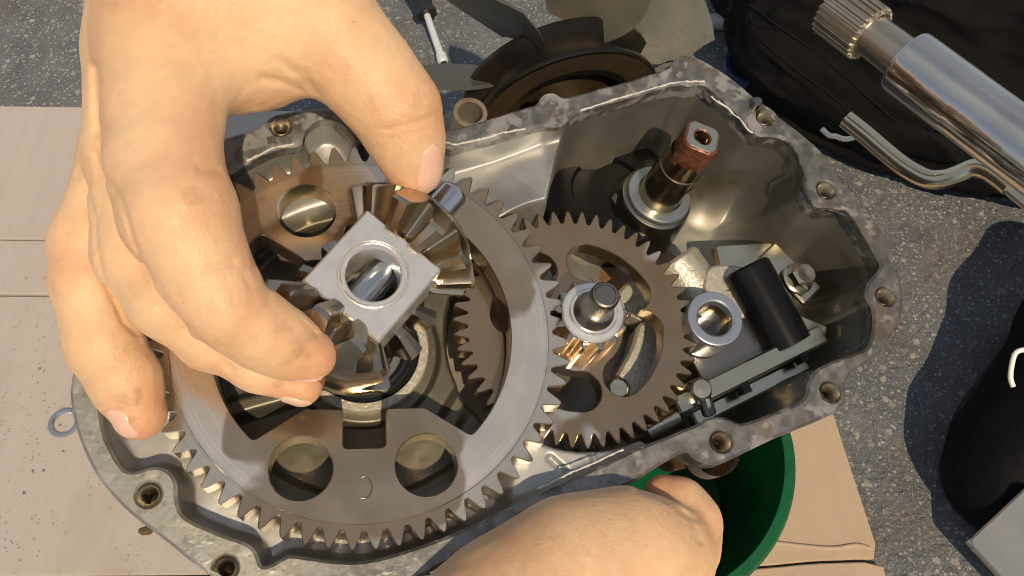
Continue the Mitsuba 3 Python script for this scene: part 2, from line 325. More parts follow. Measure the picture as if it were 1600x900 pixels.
scene['rusty_oiled_material'] = bump(metal(mikit.proc(rust_col), 0.42, metallic=0.35, clear=0.6), lambda p, n, uv: fbm(p.x * 420, p.y * 420, p.z * 420, 4), 0.0009)
scene['oiled_shaft_material'] = metal((0.25, 0.20, 0.11), 0.2, clear=1.0)
scene['sealant_material'] = plastic((0.50, 0.50, 0.48), 0.6)
scene['dirt_material'] = plastic((0.10, 0.06, 0.03), 0.8)
# soft things
TIPS = [(650, 275, 40), (488, 560, 44), (472, 608, 30), (222, 655, 14), (1030, 772, -8)]
BENDS = [(640, 175, 52), (365, 410, 60), (300, 330, 70), (85, 410, 34), (205, 190, 60), (1090, 830, 0)]
def skin_col(p, n, uv):
    f = fbm(p.x * 45, p.y * 45, p.z * 45, 3)
    c = mix((0.60, 0.38, 0.21), (0.735, 0.53, 0.335), f)
    red = 0.36 * sst(.35, .85, fbm(p.x * 60 + 5, p.y * 60, p.z * 60, 4))
    for q, r0, w in [(t, .016, .6) for t in TIPS] + [(t, .017, .38) for t in BENDS]:
        o = to_world(P(*q)); d = dr.norm(mi.Vector3f(p) - mi.Vector3f(*map(float, o)))
        red = dr.maximum(red, w * sst(r0, r0 * .3, d + .006 * (f - .5)))
    c = mix(c, (0.56, 0.245, 0.14), red)
    c = c * (0.93 + 0.14 * fbm(p.x * 420, p.y * 420, p.z * 420, 3))
    c = mix(c, (0.17, 0.11, 0.07), 0.30 * sst(.60, .72, fbm(p.x * 150 + 2, p.y * 150, p.z * 150, 4)) * sst(.1, .5, red))
    d1, d2, r = vor(p.x * 90 + p.z * 30, p.y * 90 + p.z * 45)
    return mix(c, (0.36, 0.19, 0.10), 0.35 * sst(.05, .02, d1) * sst(.93, .95, r))
def skin_h(p, n, uv):
    a1, a2, r = vor(p.x * 1100 + p.z * 500, p.y * 1100 + p.z * 300)
    return (a2 - a1) * 0.6 + fbm(p.x * 420, p.y * 420, p.z * 420, 3)
scene['skin_material'] = bump(plastic(mikit.proc(skin_col), 0.46, specular=0.38, sheen=0.2, flatness=0.0), skin_h, 0.00022)
scene['nail_material'] = plastic((0.68, 0.44, 0.34), 0.2, specular=0.5, clearcoat=0.3)
def cloth_h(p, n, uv): return 0.5 * dr.sin(p.x * 4200 + 9 * noise(p.x * 60, p.y * 60)) * dr.sin(p.y * 4200) + fbm(p.x * 180, p.y * 180, p.z * 180, 3)
scene['trouser_material'] = bump(plastic(mikit.proc(lambda p, n, uv: mix((0.004, 0.0045, 0.005), (0.011, 0.0105, 0.010), fbm(p.x * 90, p.y * 90, p.z * 90, 4))), 0.85, specular=0.12, sheen=0.05), cloth_h, 0.0003)
scene['boot_material'] = bump(plastic((0.004, 0.0045, 0.006), 0.65, specular=0.1), lambda p, n, uv: fbm(p.x * 240, p.y * 240, p.z * 240, 3), 0.0005)
scene['fan_material'] = bump(plastic(mikit.proc(lambda p, n, uv: mix((0.070, 0.078, 0.072), (0.125, 0.118, 0.085), sst(.35, .85, fbm(p.x * 45, p.y * 45, p.z * 45, 4)))), 0.36, specular=0.6), lambda p, n, uv: fbm(p.x * 500, p.y * 500, p.z * 500, 2), 0.0001)
scene['pulley_material'] = metal(mikit.proc(lambda p, n, uv: mix((0.014, 0.013, 0.012), (0.06, 0.045, 0.028), sst(.45, .8, fbm(p.x * 50 + 3, p.y * 50, p.z * 50, 3)))), 0.38, metallic=0.5)
scene['pulley_web_material'] = metal(mikit.proc(lambda p, n, uv: mix((0.022, 0.018, 0.012), (0.11, 0.078, 0.04), fbm(p.x * 60 + 3, p.y * 60, p.z * 60, 3))), 0.42, metallic=0.5)
scene['green_plastic_material'] = plastic(mikit.proc(lambda p, n, uv: mix((0.002, 0.090, 0.032), (0.015, 0.075, 0.038), sst(.55, .8, fbm(p.x * 50, p.y * 50, p.z * 50, 5))) * (0.85 + 0.3 * fbm(p.x * 300, p.y * 300, p.z * 60, 3))), 0.33, specular=0.5)
scene['chrome_material'] = bump(metal(mikit.proc(lambda p, n, uv: mi.Color3f(0.66, 0.64, 0.60) * (0.8 + 0.3 * fbm(p.x * 90, p.y * 90, p.z * 90, 3))), 0.12), lambda p, n, uv: fbm(p.x * 140, p.y * 140, p.z * 140, 3), 0.00008)
scene['neck_steel_material'] = metal(mikit.proc(lambda p, n, uv: mix((0.50, 0.41, 0.26), (0.56, 0.52, 0.44), fbm(p.x * 140, p.y * 140, p.z * 140, 3))), 0.30)
scene['zinc_material'] = metal((0.66, 0.60, 0.44), 0.20)
scene['tool_steel_material'] = plastic((0.62, 0.66, 0.70), 0.35, metallic=0.25)
scene['blue_plastic_material'] = plastic((0.012, 0.03, 0.085), 0.25)
scene['blue_metal_material'] = metal((0.40, 0.44, 0.50), 0.28, metallic=0.8)
scene['grey_sheet_material'] = metal(mikit.proc(lambda p, n, uv: mix((0.33, 0.35, 0.37), (0.50, 0.50, 0.46), fbm(p.x * 60, p.y * 60, p.z * 60, 3))), 0.4, metallic=0.6)
# ------------------------------------------------------------------ the ground
g = trimesh.creation.box((60, 60, 0.02)); g.vertices[:, 2] -= 0.01
put('asphalt', g, 'asphalt_material', False, local=False); lab('asphalt', 'dark grey asphalt with pale stone chips under everything', 'asphalt', kind='structure')
def sheet(pts, z, th):
    q = np.array([G(x, y, z)[:2] for x, y in pts])
    return slab(Polygon(resample(q, 0.01)), z - th, z, 0.0006)
CARD = 'cardboard_sheet'
for pts, z in ((((-700, 150), (-300, 161), (140, 167), (420, 172), (700, 178), (745, 374), (360, 374), (60, 374), (-700, 366)), 0.0042),
               (((-700, 367.5), (60, 375.5), (360, 375.5), (750, 376), (790, 461), (420, 461), (80, 459), (-700, 452)), 0.0058),
               (((-700, 456), (80, 463), (420, 465), (780, 465), (1240, 480), (1262, 540), (1300, 640), (1376, 872), (1270, 876), (1190, 884), (800, 893), (0, 900), (-700, 905)), 0.0044),
               (((-700, 908), (0, 904), (800, 897), (1190, 888), (1270, 880), (1377, 877), (1470, 1150), (800, 1160), (-700, 1170)), 0.0056)):
    put(CARD + '__panel', sheet(pts, z, 0.003), 'cardboard_material', False, local=False)
lab(CARD, 'flattened brown cardboard lying on the asphalt under the casing', 'cardboard')
# a raised crease and the folded slit near its lower right corner
cr = np.array([G(x, y, 0.0046) for x, y in ((1120, 842), (1196, 847), (1250, 853), (1300, 857), (1338, 852), (1362, 858))])
put(CARD + '__crease', tube(catmull(cr, 5, False), np.r_[0.0004, np.full(24, 0.0011), 0.0004], 8), 'cardboard_material', 50, local=False)
for pts, w in (((1186, 815), (1192, 836)), ((1192, 836), (1235, 846))):
    pass
# blue-grey ring on the cardboard
c = G(101, 662, 0.0045); rr = gm(23, c)
put('ring_washer', lathe([(rr, 0), (rr * 1.06, .0010), (rr * 1.0, .0020), (rr * .80, .0020), (rr * .70, .0010), (rr * .78, 0)], 48, c, (0, 0, 1), True), 'blue_metal_material', 40, local=False)
lab('ring_washer', 'blue-grey steel ring lying on the cardboard left of the casing', 'washer')
# green bucket under the casing
zr = 0.075; c = G(985, 705, zr); R0 = gm(241, c)
c = np.array([c[0], c[1], 0.0065])
put('green_bucket__wall', lathe([(R0 * .80, 0), (R0 * .985, zr - .007), (R0 * .955, zr - .007), (R0 * .955, zr - .008), (R0 * .775, .003), (0.0005, .003)], 120, c), 'green_plastic_material', 30, local=False)
put('green_bucket__rim', lathe([(R0 * .985, zr - .012), (R0 * 1.035, zr - .011), (R0 * 1.04, zr - .002), (R0 * 1.025, zr), (R0 * .965, zr), (R0 * .95, zr - .002), (R0 * .95, zr - .010)], 120, c, closed=True), 'green_plastic_material', 30, local=False)
lab('green_bucket', 'green plastic bucket standing under the lower edge of the casing', 'bucket')
# screwdriver behind the thumb
p0, p1, p2 = G(648, -40, .016), G(667, 24, .012), G(695, 104, .004)
d = p2 - p1
put('screwdriver__handle', tube([p1 + (p1 - p2) * 1.6, p1 + (p1 - p2) * 1.5, p1 + (p1 - p2) * .4, p1 + (p1 - p2) * .15, p1 + (p1 - p2) * .02, p1], [.006, .0085, .0082, .0062, .0078, .0072], 6), 'rubber_material', 25, local=False)
put('screwdriver__shaft', tube([p1 - d * .1, p1 + d * .72, p1 + d * .78, p1 + d * .9, p1 + d * .93], [.0022, .0024, .0034, .0036, .0028], 14), 'tool_steel_material', 40, local=False)
put('screwdriver__tip', tube([p1 + d * .92, p1 + d * 1.05, p1 + d * 1.1], [.0022, .0022, .0016], 8), 'rubber_material', 40, local=False)
lab('screwdriver', 'screwdriver with black handle and pale shaft on the asphalt', 'screwdriver')
p0, p1 = G(1078, 30, .006), G(1185, 39, .006)
put('pale_rod', tube([p0, p0 + (p1 - p0) * .3, p0 + (p1 - p0) * .34, p1], [.0046, .0046, .0052, .0052], 16), 'tool_steel_material', 40, local=False)
lab('pale_rod', 'pale metal rod on the asphalt between the fan and the black trousers', 'rod')
c = G(1160, 140, 0.0)
put('blue_cap', lathe([(.0155, 0), (.0165, .002), (.0162, .02), (.0150, .0225), (.0125, .0225), (.0118, .0195), (.0005, .0195)], 48, c), 'blue_plastic_material', 30, local=False)
lab('blue_cap', 'small dark blue plastic cap on the asphalt behind the casing', 'cap')
# ------------------------------------------------------------------ gearbox casing
CS = 'gearbox_casing'
OUT = [(118, 560), (109, 610), (114, 650), (126, 692), (150, 742), (176, 775), (202, 801), (228, 822), (262, 848), (302, 880), (345, 908), (410, 928), (500, 938), (590, 926), (650, 905), (720, 868), (790, 838), (860, 805), (930, 775), (985, 756), (1030, 728), (1070, 706), (1080, 712), (1096, 722), (1118, 726), (1142, 718), (1185, 697), (1226, 678), (1266, 662), (1304, 645), (1321, 626), (1321, 604), (1330, 584), (1355, 566), (1382, 546), (1394, 522), (1404, 506), (1411, 478), (1411, 450), (1405, 424), (1396, 387), (1376, 355), (1342, 307), (1312, 270), (1285, 236), (1256, 210), (1230, 190), (1190, 160), (1148, 124), (1112, 100), (1088, 88), (1068, 85), (1053, 93), (1048, 103), (1028, 111), (976, 127), (930, 139), (886, 151), (876, 149), (862, 145), (846, 150), (838, 162), (800, 173), (770, 183), (740, 192), (690, 203), (640, 196), (590, 185), (540, 172), (512, 168), (470, 171), (430, 178), (413, 190), (403, 200), (380, 206), (350, 215), (300, 236), (240, 282), (185, 355), (145, 450), (128, 510)]
INN = [(157, 560), (151, 592), (155, 622), (163, 675), (172, 698), (185, 722), (197, 735), (213, 736), (240, 729), (262, 735), (275, 753), (277, 782), (285, 803), (305, 817), (326, 826), (350, 836), (388, 850), (402, 866), (409, 884), (425, 881), (450, 868), (477, 870), (520, 876), (560, 877), (600, 870), (650, 855), (700, 837), (750, 815), (800, 790), (840, 773), (880, 754), (940, 727), (994, 701), (1040, 683), (1088, 663), (1108, 652), (1130, 651), (1146, 657), (1162, 661), (1200, 648), (1245, 630), (1258, 618), (1264, 596), (1276, 577), (1307, 562), (1348, 547), (1360, 534), (1365, 505), (1362, 478), (1353, 464), (1357, 441), (1374, 421), (1373, 406), (1351, 367), (1327, 331), (1308, 325), (1286, 326), (1268, 316), (1257, 291), (1257, 267), (1247, 244), (1230, 221), (1212, 213), (1190, 212), (1178, 205), (1148, 172), (1114, 141), (1098, 131), (1078, 134), (1062, 131), (1020, 141), (949, 162), (908, 174), (894, 183), (879, 195), (862, 198), (846, 197), (790, 211), (722, 228), (704, 232), (685, 226), (640, 224), (592, 222), (562, 221), (552, 213), (540, 197), (520, 186), (498, 186), (481, 197), (473, 213), (468, 226), (428, 234), (387, 254), (355, 275), (310, 308), (255, 372), (205, 450), (172, 515)]
outer = Polygon(catmull(PX(OUT)[:, :2], 4)).buffer(0); inner = Polygon(catmull(PX(INN)[:, :2], 4)).buffer(0)
outer = outer.union(inner.buffer(3.0)).buffer(0)
HOLES = [(438, 197), (862, 162), (1068, 104), (1196, 182), (1291, 296), (1384, 463), (1298, 612), (1127, 690), (232, 773), (352, 888)]
fl = outer.difference(inner)
for x, y in HOLES: fl = fl.difference(Point(*P(x, y)[:2]).buffer(3.4, 16))
def big(poly): return max(getattr(poly, 'geoms', [poly]), key=lambda q: q.area)
fl = big(fl.buffer(0))
m = slab(Polygon(resample(np.array(fl.exterior.coords)[:-1], 1.2), [resample(np.array(i.coords)[:-1], 0.9) for i in fl.interiors]), -9.0, 0.0, 1.0, bottom=False)
put(CS + '__flange', m, 'flange_material', 40)
lab(CS, 'cast aluminium gearbox casing half held open with gears inside', 'gearbox casing')
lab(CS + '__flange', 'worn split face with whitish corrosion and old sealant')
# outside wall below the flange
shell = big(outer.buffer(-2.6).buffer(0)); ring = resample(np.array(shell.exterior.coords)[:-1], 2.0)
if not Polygon(ring).exterior.is_ccw: ring = ring[::-1]
n = len(ring); i = np.arange(n); j = (i + 1) % n; V, F = [], []
xs = ring[:, 0]; dep = -(30 + 26 * np.clip((xs - 0) / 25, 0, 1))
for q, (c_, f) in enumerate(((-1.9, None), (0.0, .25), (2.0, .8), (6.0, 1.0))):
    z = np.full(n, -8.6) if f is None else -9 + (dep + 9) * f
    V.append(np.c_[inset(ring, c_) if abs(c_) > 0 else ring, z])
for q in range(3): F += [np.stack([q * n + i, (q + 1) * n + j, q * n + j], 1), np.stack([q * n + i, (q + 1) * n + i, (q + 1) * n + j], 1)]
V = np.vstack(V); cpt = np.r_[np.mean(ring, 0), -50]; V = np.vstack([V, cpt]); F.append(np.stack([3 * n + i, np.full(n, len(V) - 1), 3 * n + j], 1))
put(CS + '__outer_wall', trimesh.Trimesh(V, np.vstack(F)[:, ::-1], process=False), 'casing_outside_material', 40)
# the inside as one relief
import shapely
h = 0.55; x0, y0, x1, y1 = inner.buffer(2.5).bounds
gx, gy = np.meshgrid(np.arange(x0, x1 + h, h), np.arange(y0, y1 + h, h), indexing='ij')
flat = np.c_[gx.ravel(), gy.ravel()]
bd = resample(np.array(inner.exterior.coords)[:-1], 0.25)
dist = cKDTree(bd).query(flat)[0]; ins = shapely.contains_xy(inner, flat)
sd = np.where(ins, dist, -dist)
def sdist(poly):
    b = resample(np.array(poly.exterior.coords)[:-1], 0.4)
    q = cKDTree(b).query(flat)[0]; return np.where(shapely.contains_xy(poly, flat), q, -q)
def ss(a, b, x): t = np.clip((x - a) / (b - a), 0, 1); return t * t * (3 - 2 * t)
deep = Polygon([*PX([(893, 168), (880, 215), (862, 262), (846, 330), (840, 420)], -22)[:, :2], *PX([(1000, 720), (1130, 700), (1500, 600), (1500, 60), (1000, 60)], -20)[:, :2]]).union(Point(*SC).buffer(46.8, 48)).buffer(0)
deep = big(deep.intersection(inner.buffer(12)))
sR = sdist(deep)
fx, fy = flat.T
zl = np.full(len(flat), -27.0)
rg = np.hypot(fx - GC[0], fy - GC[1])
zl += 4.5 * ss(49.5, 51.5, rg) + 8.0 * ss(58, 66, rg) + 3.0 * ss(27, 25.8, rg)
lowr = ss(P(770, 700, -14)[0], P(800, 700, -14)[0], fx) * ss(P(0 + 800, 640, -14)[1], P(800, 690, -14)[1], fy)
zl += 7.0 * lowr
zt = ss(P(690, 240, -15)[0], P(730, 240, -15)[0], fx) * ss(P(700, 420, -15)[1], P(700, 330, -15)[1], fy)
zl += 9.0 * zt * ss(0, 30, sR + 22)
def rib(z, pa, pb, zz, w, hgt):
    a, b = P(*pa, zz)[:2], P(*pb, zz)[:2]; d = b - a; t = np.clip(((flat - a) @ d) / (d @ d), 0, 1)
    q = np.linalg.norm(flat - a - t[:, None] * d, axis=1); return z + hgt * ss(w * 1.8, w * .6, q)
for a, b, w, hg in (((340, 640), (520, 590), 3.0, 6), ((370, 440), (470, 520), 2.5, 5), ((850, 722), (884, 752), .55, -2.2), ((912, 705), (920, 740), .7, 1.6), ((700, 660), (760, 560), 3, -4)):
    zl = rib(zl, a, b, -18, w, hg)
dr_ = 50 + 6 * meshkit.noise(np.c_[flat / 30, np.zeros(len(flat))], 5)
zf = zl + (-dr_ - zl) * ss(-0.5, 3.5, sR)
wd = 4.5 + 17.0 * ss(0, 40, sR)
wd *= 0.95 + 0.12 * meshkit.noise(np.c_[flat / 14, np.zeros(len(flat))], 9)
t = np.clip((sd + 0.9) / wd, 0, 1)
z = zf * (1 - (1 - t) ** (2.4 - .7 * ss(0, 30, sR)))
for (px, py, zz, r, hg) in ((1092, 172, -14, 7, 6), (1225, 275, -22, 8, 5), (1322, 400, -18, 6, 3), (800, 270, -16, 10, 2.5)):
    c = P(px, py, zz)[:2]; z += hg * np.exp(-((fx - c[0]) ** 2 + (fy - c[1]) ** 2) / r ** 2) * ss(1, 7, sd)
z += 0.35 * (meshkit.fbm(np.c_[flat / 9, np.zeros(len(flat))], 3) - .5) * ss(0, 4, sd)
z = np.where(sd < -0.2, np.minimum(z, -0.8), np.minimum(z, -0.35 * ss(-1, .2, sd) - .15))
keep = (sd > -1.6).reshape(gx.shape)
idx = np.arange(gx.size).reshape(gx.shape); nx, ny = gx.shape
ok = keep[:-1, :-1] & keep[1:, :-1] & keep[1:, 1:] & keep[:-1, 1:]
a, b, c, d = (q[ok] for q in (idx[:-1, :-1], idx[1:, :-1], idx[1:, 1:], idx[:-1, 1:]))
z2 = z.reshape(gx.shape)
from scipy.ndimage import gaussian_filter
z2 = gaussian_filter(z2, 0.8)
mesh = trimesh.Trimesh(np.c_[flat, z2.ravel()], np.vstack([np.stack([a, b, c], 1), np.stack([a, c, d], 1)]), process=False)
mesh.remove_unreferenced_vertices()
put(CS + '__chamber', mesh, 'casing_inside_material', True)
FLOOR = lambda p: float(z2.ravel()[cKDTree(flat).query(p)[1]])
for x, y in HOLES:
    p = P(x, y); pr = [(3.45, -.1), (3.0, -.8)]
    for k in range(6): pr += [(3.15, -.9 - k * 1.25), (2.6, -1.5 - k * 1.25)]
    pr += [(2.4, -9.2), (2.3, -15), (.02, -16)]
    put(CS + '__threaded_hole', lathe(pr, 28, (p[0], p[1], 0)), 'thread_material', 25)
    e = trimesh.creation.annulus(2.9, 4.2, 8) if False else lathe([(6.2, -9.0), (5.8, -15), (3.4, -19), (.02, -19.5)], 28, (p[0], p[1], 0))
    put(CS + '__bolt_boss', e, 'casing_outside_material', 30)
p = P(1178, 160, 4); q = P(1178, 166, 0)
put(CS + '__dowel_pin', lathe([(2.0, -1), (2.0, 3.6), (1.6, 4.2), (.02, 4.2)], 24, (q[0], q[1], 0)), 'dark_steel_material', 30)
q = P(735, 176, -3)
put(CS + '__pipe_boss', lathe([(7.6, -30), (6.4, 0), (6.1, .3), (4.9, .3), (4.6, 0), (4.5, -16), (.02, -16)], 48, q), 'casing_outside_material', 30)
lab(CS + '__pipe_boss', 'round tube boss stained brown with oil')
q = P(1118, 705, -9)
put(CS + '__corner_boss', lathe([(8.6, 0), (8.2, -10), (5, -13)], 40, q), 'casing_outside_material', 30)
# half-round bearing pocket in the upper left of the flange
q = P(521, 225, -6)
put(CS + '__bearing_pocket', lathe([(9.9, 3), (9.9, -6), (8.2, -7), (8.2, -15), (.02, -15)], 56, q), 'plated_steel_material', 30)
# sealant remains along the inner edge
for pts, r_, mt in (((( 1226, 222), (1238, 232), (1246, 247), (1253, 268), (1253, 290), (1262, 312), (1276, 326), (1300, 330), (1322, 338), (1340, 358)), .42, 'rubber_material'), (((1350, 480), (1357, 500), (1356, 522), (1344, 538), (1318, 550)), .3, 'rubber_material'),
                    (((386, 251), (404, 243), (426, 232), (446, 229), (462, 224)), .5, 'sealant_material'), (((688, 222), (716, 225), (752, 217), (790, 207), (822, 200)), .45, 'sealant_material'), (((905, 174), (950, 159), (1010, 141), (1060, 128), (1100, 128)), .42, 'sealant_material'),
                    (((840, 764), (880, 745), (930, 722), (975, 702)), .35, 'sealant_material'), (((1112, 150), (1146, 178), (1176, 208)), .4, 'sealant_material')):
    q_ = catmull(PX(pts, -.12), 10, False); w_ = meshkit.noise(q_ * .9, 3)
    q_[:, :2] += (meshkit.noise(np.c_[q_[:, :2] * .6, np.zeros((len(q_), 1))], 5)[:, None] - .5) * .9
    put(CS + '__sealant_residue', tube(q_, r_ * (.35 + 1.2 * w_), 8), mt, 60)
q_ = trimesh.creation.icosphere(2, 1.0); q_.vertices *= (.0035, .0022, .0010); q_.vertices *= 1 + .5 * (meshkit.noise(np.asarray(q_.vertices) * 600, 2) - .5)[:, None]
q_.vertices += G(228, 830, .0050); put('dirt_flake', q_, 'dirt_material', 40, local=False); lab('dirt_flake', 'small brown dirt flake on the cardboard at the casing edge', 'dirt')
# axle bearing in the floor below the ring gear
put('axle_bearing__outer_race', lathe([(22.6, -27), (22.6, -20.4), (22.2, -20), (19.6, -20), (19.3, -20.4), (19.3, -26)], 96, (GC[0], GC[1], 0)), 'cast_iron_material', 30)
put('axle_bearing__seal', lathe([(19.2, -22), (18.6, -21), (17.4, -21.5), (16.6, -20.8), (15.4, -21.4), (14.4, -20.8), (13.2, -22), (13.2, -24)], 96, (GC[0], GC[1], 0)), 'rubber_material', 30)
put('axle_bearing__inner_race', lathe([(13.1, -24), (13.1, -20.6), (12.7, -20.2), (10.6, -20.2), (10.3, -20.6), (10.3, -34)], 72, (GC[0], GC[1], 0)), 'blue_metal_material', 30)
lab('axle_bearing', 'round bearing with black seal in the casing floor below the differential', 'bearing')
# ------------------------------------------------------------------ ring gear
def rot(pts, deg): a = math.radians(deg); c, s = math.cos(a), math.sin(a); return [(x * c - y * s, x * s + y * c) for x, y in pts]
w = [(-19.5, -25.6), (-6.8, -25.6), (-6.8, -38.3), (6.8, -38.3), (6.8, -25.6), (19.5, -25.6), (33.5, -34.6)]
w += [(49.2 * math.cos(t), 49.2 * math.sin(t)) for t in np.radians(np.linspace(-45, 45, 40))]
w += [(33.5, 34.6), (19.5, 25.6), (6.8, 25.6), (6.8, 38.3), (-6.8, 38.3), (-6.8, 25.6), (-19.5, 25.6), (-33.5, 34.6)]
w += [(49.2 * math.cos(t), 49.2 * math.sin(t)) for t in np.radians(np.linspace(135, 225, 40))] + [(-33.5, -34.6)]
win = Polygon(rot(w, 3)).buffer(0).buffer(1.2).buffer(-2.8).buffer(1.6)
body = gear_poly(60, 69.6, 63.9, land=.15, foot=.80, phase=0)
cut = win
for a in (66, 114, 246, 294):
    a = math.radians(a + 3); cut = cut.union(Point(48.3 * math.cos(a), 48.3 * math.sin(a)).buffer(9.9, 24))
def mv(m, c): m.apply_translation([c[0], c[1], 0]); return m
def dens(poly, st): return Polygon(np.array(poly.exterior.coords)[:-1], [resample(np.array(r.coords)[:-1], st) for r in poly.interiors])
lower = slab(dens(body.difference(cut), .8), -12, -1.35, 0.3)
upper = slab(Polygon(resample(np.array(Point(0, 0).buffer(62.2, 90).exterior.coords)[:-1], 1.0), [resample(np.array(r.coords)[:-1], .8) for r in body.difference(cut.buffer(.02)).interiors]), -1.6, -0.9, 0.3, bottom=False)
put('ring_gear__toothed_plate', mv(cat([lower, upper]), GC), 'ring_gear_material', 30)
# stamped letter, reading from the other side
c = P(572, 762, -.9); an = np.radians(np.linspace(-112, 112, 22)); 
put('ring_gear__stamped_letter', tube(np.c_[c[0] + 2.6 * np.cos(an) - .8, c[1] + 3.4 * np.sin(an), np.full(22, -.86)], 0.26, 8), 'dark_steel_material', 60)
lab('ring_gear', 'largest gear, wide steel ring with holes and cut-out centre', 'gear')
# ------------------------------------------------------------------ small gear with its pinion and shaft
body = gear_poly(50, 44.9, 40.0, land=.16, foot=.80, phase=math.radians(-.2)); cut = Point(0, 0).buffer(7, 24)
for a0 in (57, -25, -112, 150):
    s, e = math.radians(a0 - 24), math.radians(a0 + 24)
    cut = cut.union(LineString([(24.6 * math.cos(t), 24.6 * math.sin(t)) for t in np.linspace(s, e, 24)]).buffer(7.3, 16))
put('reduction_gear__toothed_disc', mv(slab(dens(body.difference(cut), .8), -23.5, -15, 0.3), SC), 'small_gear_material', 30)
AX = SC + (1.4, -1.2)
pin = gear_poly(13, 13.0, 8.6, land=.2, foot=.7, phase=.12)
put('reduction_gear__pinion', mv(slab(pin, -15.2, 1.5, 0.4), AX), 'sooty_steel_material', 30)
put('reduction_gear__collar', lathe([(8, 1.2), (10.6, 1.6), (10.9, 2.2), (10.9, 3.2), (10.4, 3.7), (8.6, 3.9), (8.0, 4.6), (5, 4.6)], 64, (AX[0], AX[1], 0)), 'ground_steel_material', 30)
put('reduction_gear__shaft', lathe([(7.4, 4.4), (6.0, 6), (5.2, 8), (4.9, 10), (4.9, 20), (4.3, 21.2), (3.6, 21.4), (3.3, 20.9), (.02, 20.9)], 56, (AX[0], AX[1], 0)), 'dark_steel_material', 30)
lab('reduction_gear', 'smaller brown oily gear with curved slots right of the ring gear', 'gear')
# ------------------------------------------------------------------ inside the right chamber
def bar(pa, pb, width, th, c=0.7, up=(0, 0, 1)):
    pa, pb = np.asarray(pa), np.asarray(pb); x = pb - pa; L = np.linalg.norm(x); x = x / L; u = np.asarray(up, float); y = np.cross(u, x); y /= np.linalg.norm(y)
    return placed(chbox((L, width, th), c), np.stack([x, y, np.cross(x, y)], 1), (pa + pb) / 2 - np.cross(x, y) * th / 2)
# brake or control shaft standing up
b = P(1033, 300, -30); tp = P(1098, 214, 8); ax = (tp - b) / np.linalg.norm(tp - b); L = np.linalg.norm(tp - b)
put('control_shaft__shaft', lathe([(9.4, -4), (9.4, 0), (8.9, 1), (8.9, L * .30), (8.3, L * .33), (8.3, L * .46), (8.6, L * .47), (8.6, L * .49), (8.2, L * .5), (7.9, L * .62), (7.8, L * .72)], 48, b, ax), 'oiled_shaft_material', 30)
sq = Polygon([(-6.7, -6.7), (6.7, -6.7), (6.7, 6.7), (-6.7, 6.7)]).intersection(Point(0, 0).buffer(7.9, 24)).difference(Point(0, 0).buffer(3.1, 20))
fr = frame(ax, (0.3, 1, 0))
put('control_shaft__square_end', placed(slab(Polygon(resample(np.array(sq.exterior.coords)[:-1], .8), [resample(np.array(r.coords)[:-1], .7) for r in sq.interiors]), L * .66, L, .6), fr, b), 'rusty_oiled_material', 30)
put('control_shaft__centre_hole', lathe([(3.1, L - .4), (3.0, L - 6), (.02, L - 7)], 28, b, ax), 'oiled_shaft_material', 30)
put('control_shaft__end_face', placed(slab(Polygon(resample(np.array(sq.buffer(-.9).exterior.coords)[:-1], .8), [resample(np.array(r.coords)[:-1], .7) for r in sq.buffer(-.5).interiors]), L - .3, L + .12, .1), fr, b), 'plated_steel_material', 30)
lab('control_shaft__square_end', 'rust-brown squared shaft end with a centre hole')
put('control_shaft__washer', lathe([(13.4, -3.2), (13.4, -1.6), (13.0, -1.2), (8.5, -1.2)], 56, b, ax), 'blue_metal_material', 30)
lab('control_shaft', 'oily upright shaft with rusty squared end in the right chamber', 'shaft')
put(CS + '__shaft_boss', cat([lathe([(17, -24), (15.6, -7), (14.8, -4.5), (13, -3.6), (8, -3.6)], 56, b, ax), bar(P(985, 322, -36), P(1040, 300, -36), 19, 22, 1.5), bar(P(962, 300, -37), P(1010, 372, -37), 5, 16, 1.2)]), 'dark_steel_material', 30)
# hydraulic unit
HU = 'hydraulic_unit'
lab(HU, 'hydraulic unit with black cylinder and plated bars on the casing floor', 'hydraulic unit')
c = P(948, 292, -41)
put(HU + '__recess_shade_disc', lathe([(29.5, -20), (29.5, -3), (28, -.8), (24, 0), (15, 0), (14, -2), (.02, -2.5)], 72, c, (-.12, .12, 1)), 'black_paint_material', 30)  # black disc added to stand in for the shade of a rounded recess
pa, pb = P(1178, 404, -14), P(1246, 530, -18); axc = (pb - pa); Lc = np.linalg.norm(axc)
put(HU + '__black_cylinder', lathe([(.02, 0), (8.4, 0), (9.4, 0.8), (9.7, 1.8), (9.7, Lc)][::-1], 56, pa - np.array([0, 0, 9.0]), axc), 'black_paint_material', 30)
put(HU + '__side_plate', bar(P(1078, 560, -27), P(1200, 502, -27), 26, 4, .6), 'dark_steel_material', 30)
put(HU + '__bar', bar(P(1058, 634, -21), P(1288, 520, -21), 7.5, 6, .8), 'plated_steel_material', 30)
put(HU + '__bar', bar(P(1085, 655, -30), P(1262, 566, -30), 6, 6, .8), 'plated_steel_material', 30)
put(HU + '__bar', bar(P(1240, 498, -24), P(1292, 520, -24), 6, 5, .8), 'plated_steel_material', 30)
for x, y in ((1248, 552), (1158, 600)):
    p = P(x, y, -24); put(HU + '__socket_screw', placed(slab(Polygon([(3.1 * math.cos(a), 3.1 * math.sin(a)) for a in np.arange(6) * math.pi / 3]), -4, 3, .5), frame(P(1228, 480, -22) - P(1288, 600, -22)).copy(), p), 'black_paint_material', 30)
pa, pb = P(1100, 622, -17), P(1108, 645, -19)
put(HU + '__dowel', lathe([(2.6, 0), (2.6, 6), (2.2, 6.6), (.02, 6.6)], 28, pa, pb - pa), 'polished_steel_material', 30)
put(HU + '__boss', lathe([(4.6, 0), (4.4, 3), (3.4, 4.2), (.02, 4.4)], 36, P(1090, 610, -21), (0.05, -.1, 1)), 'plated_steel_material', 30)
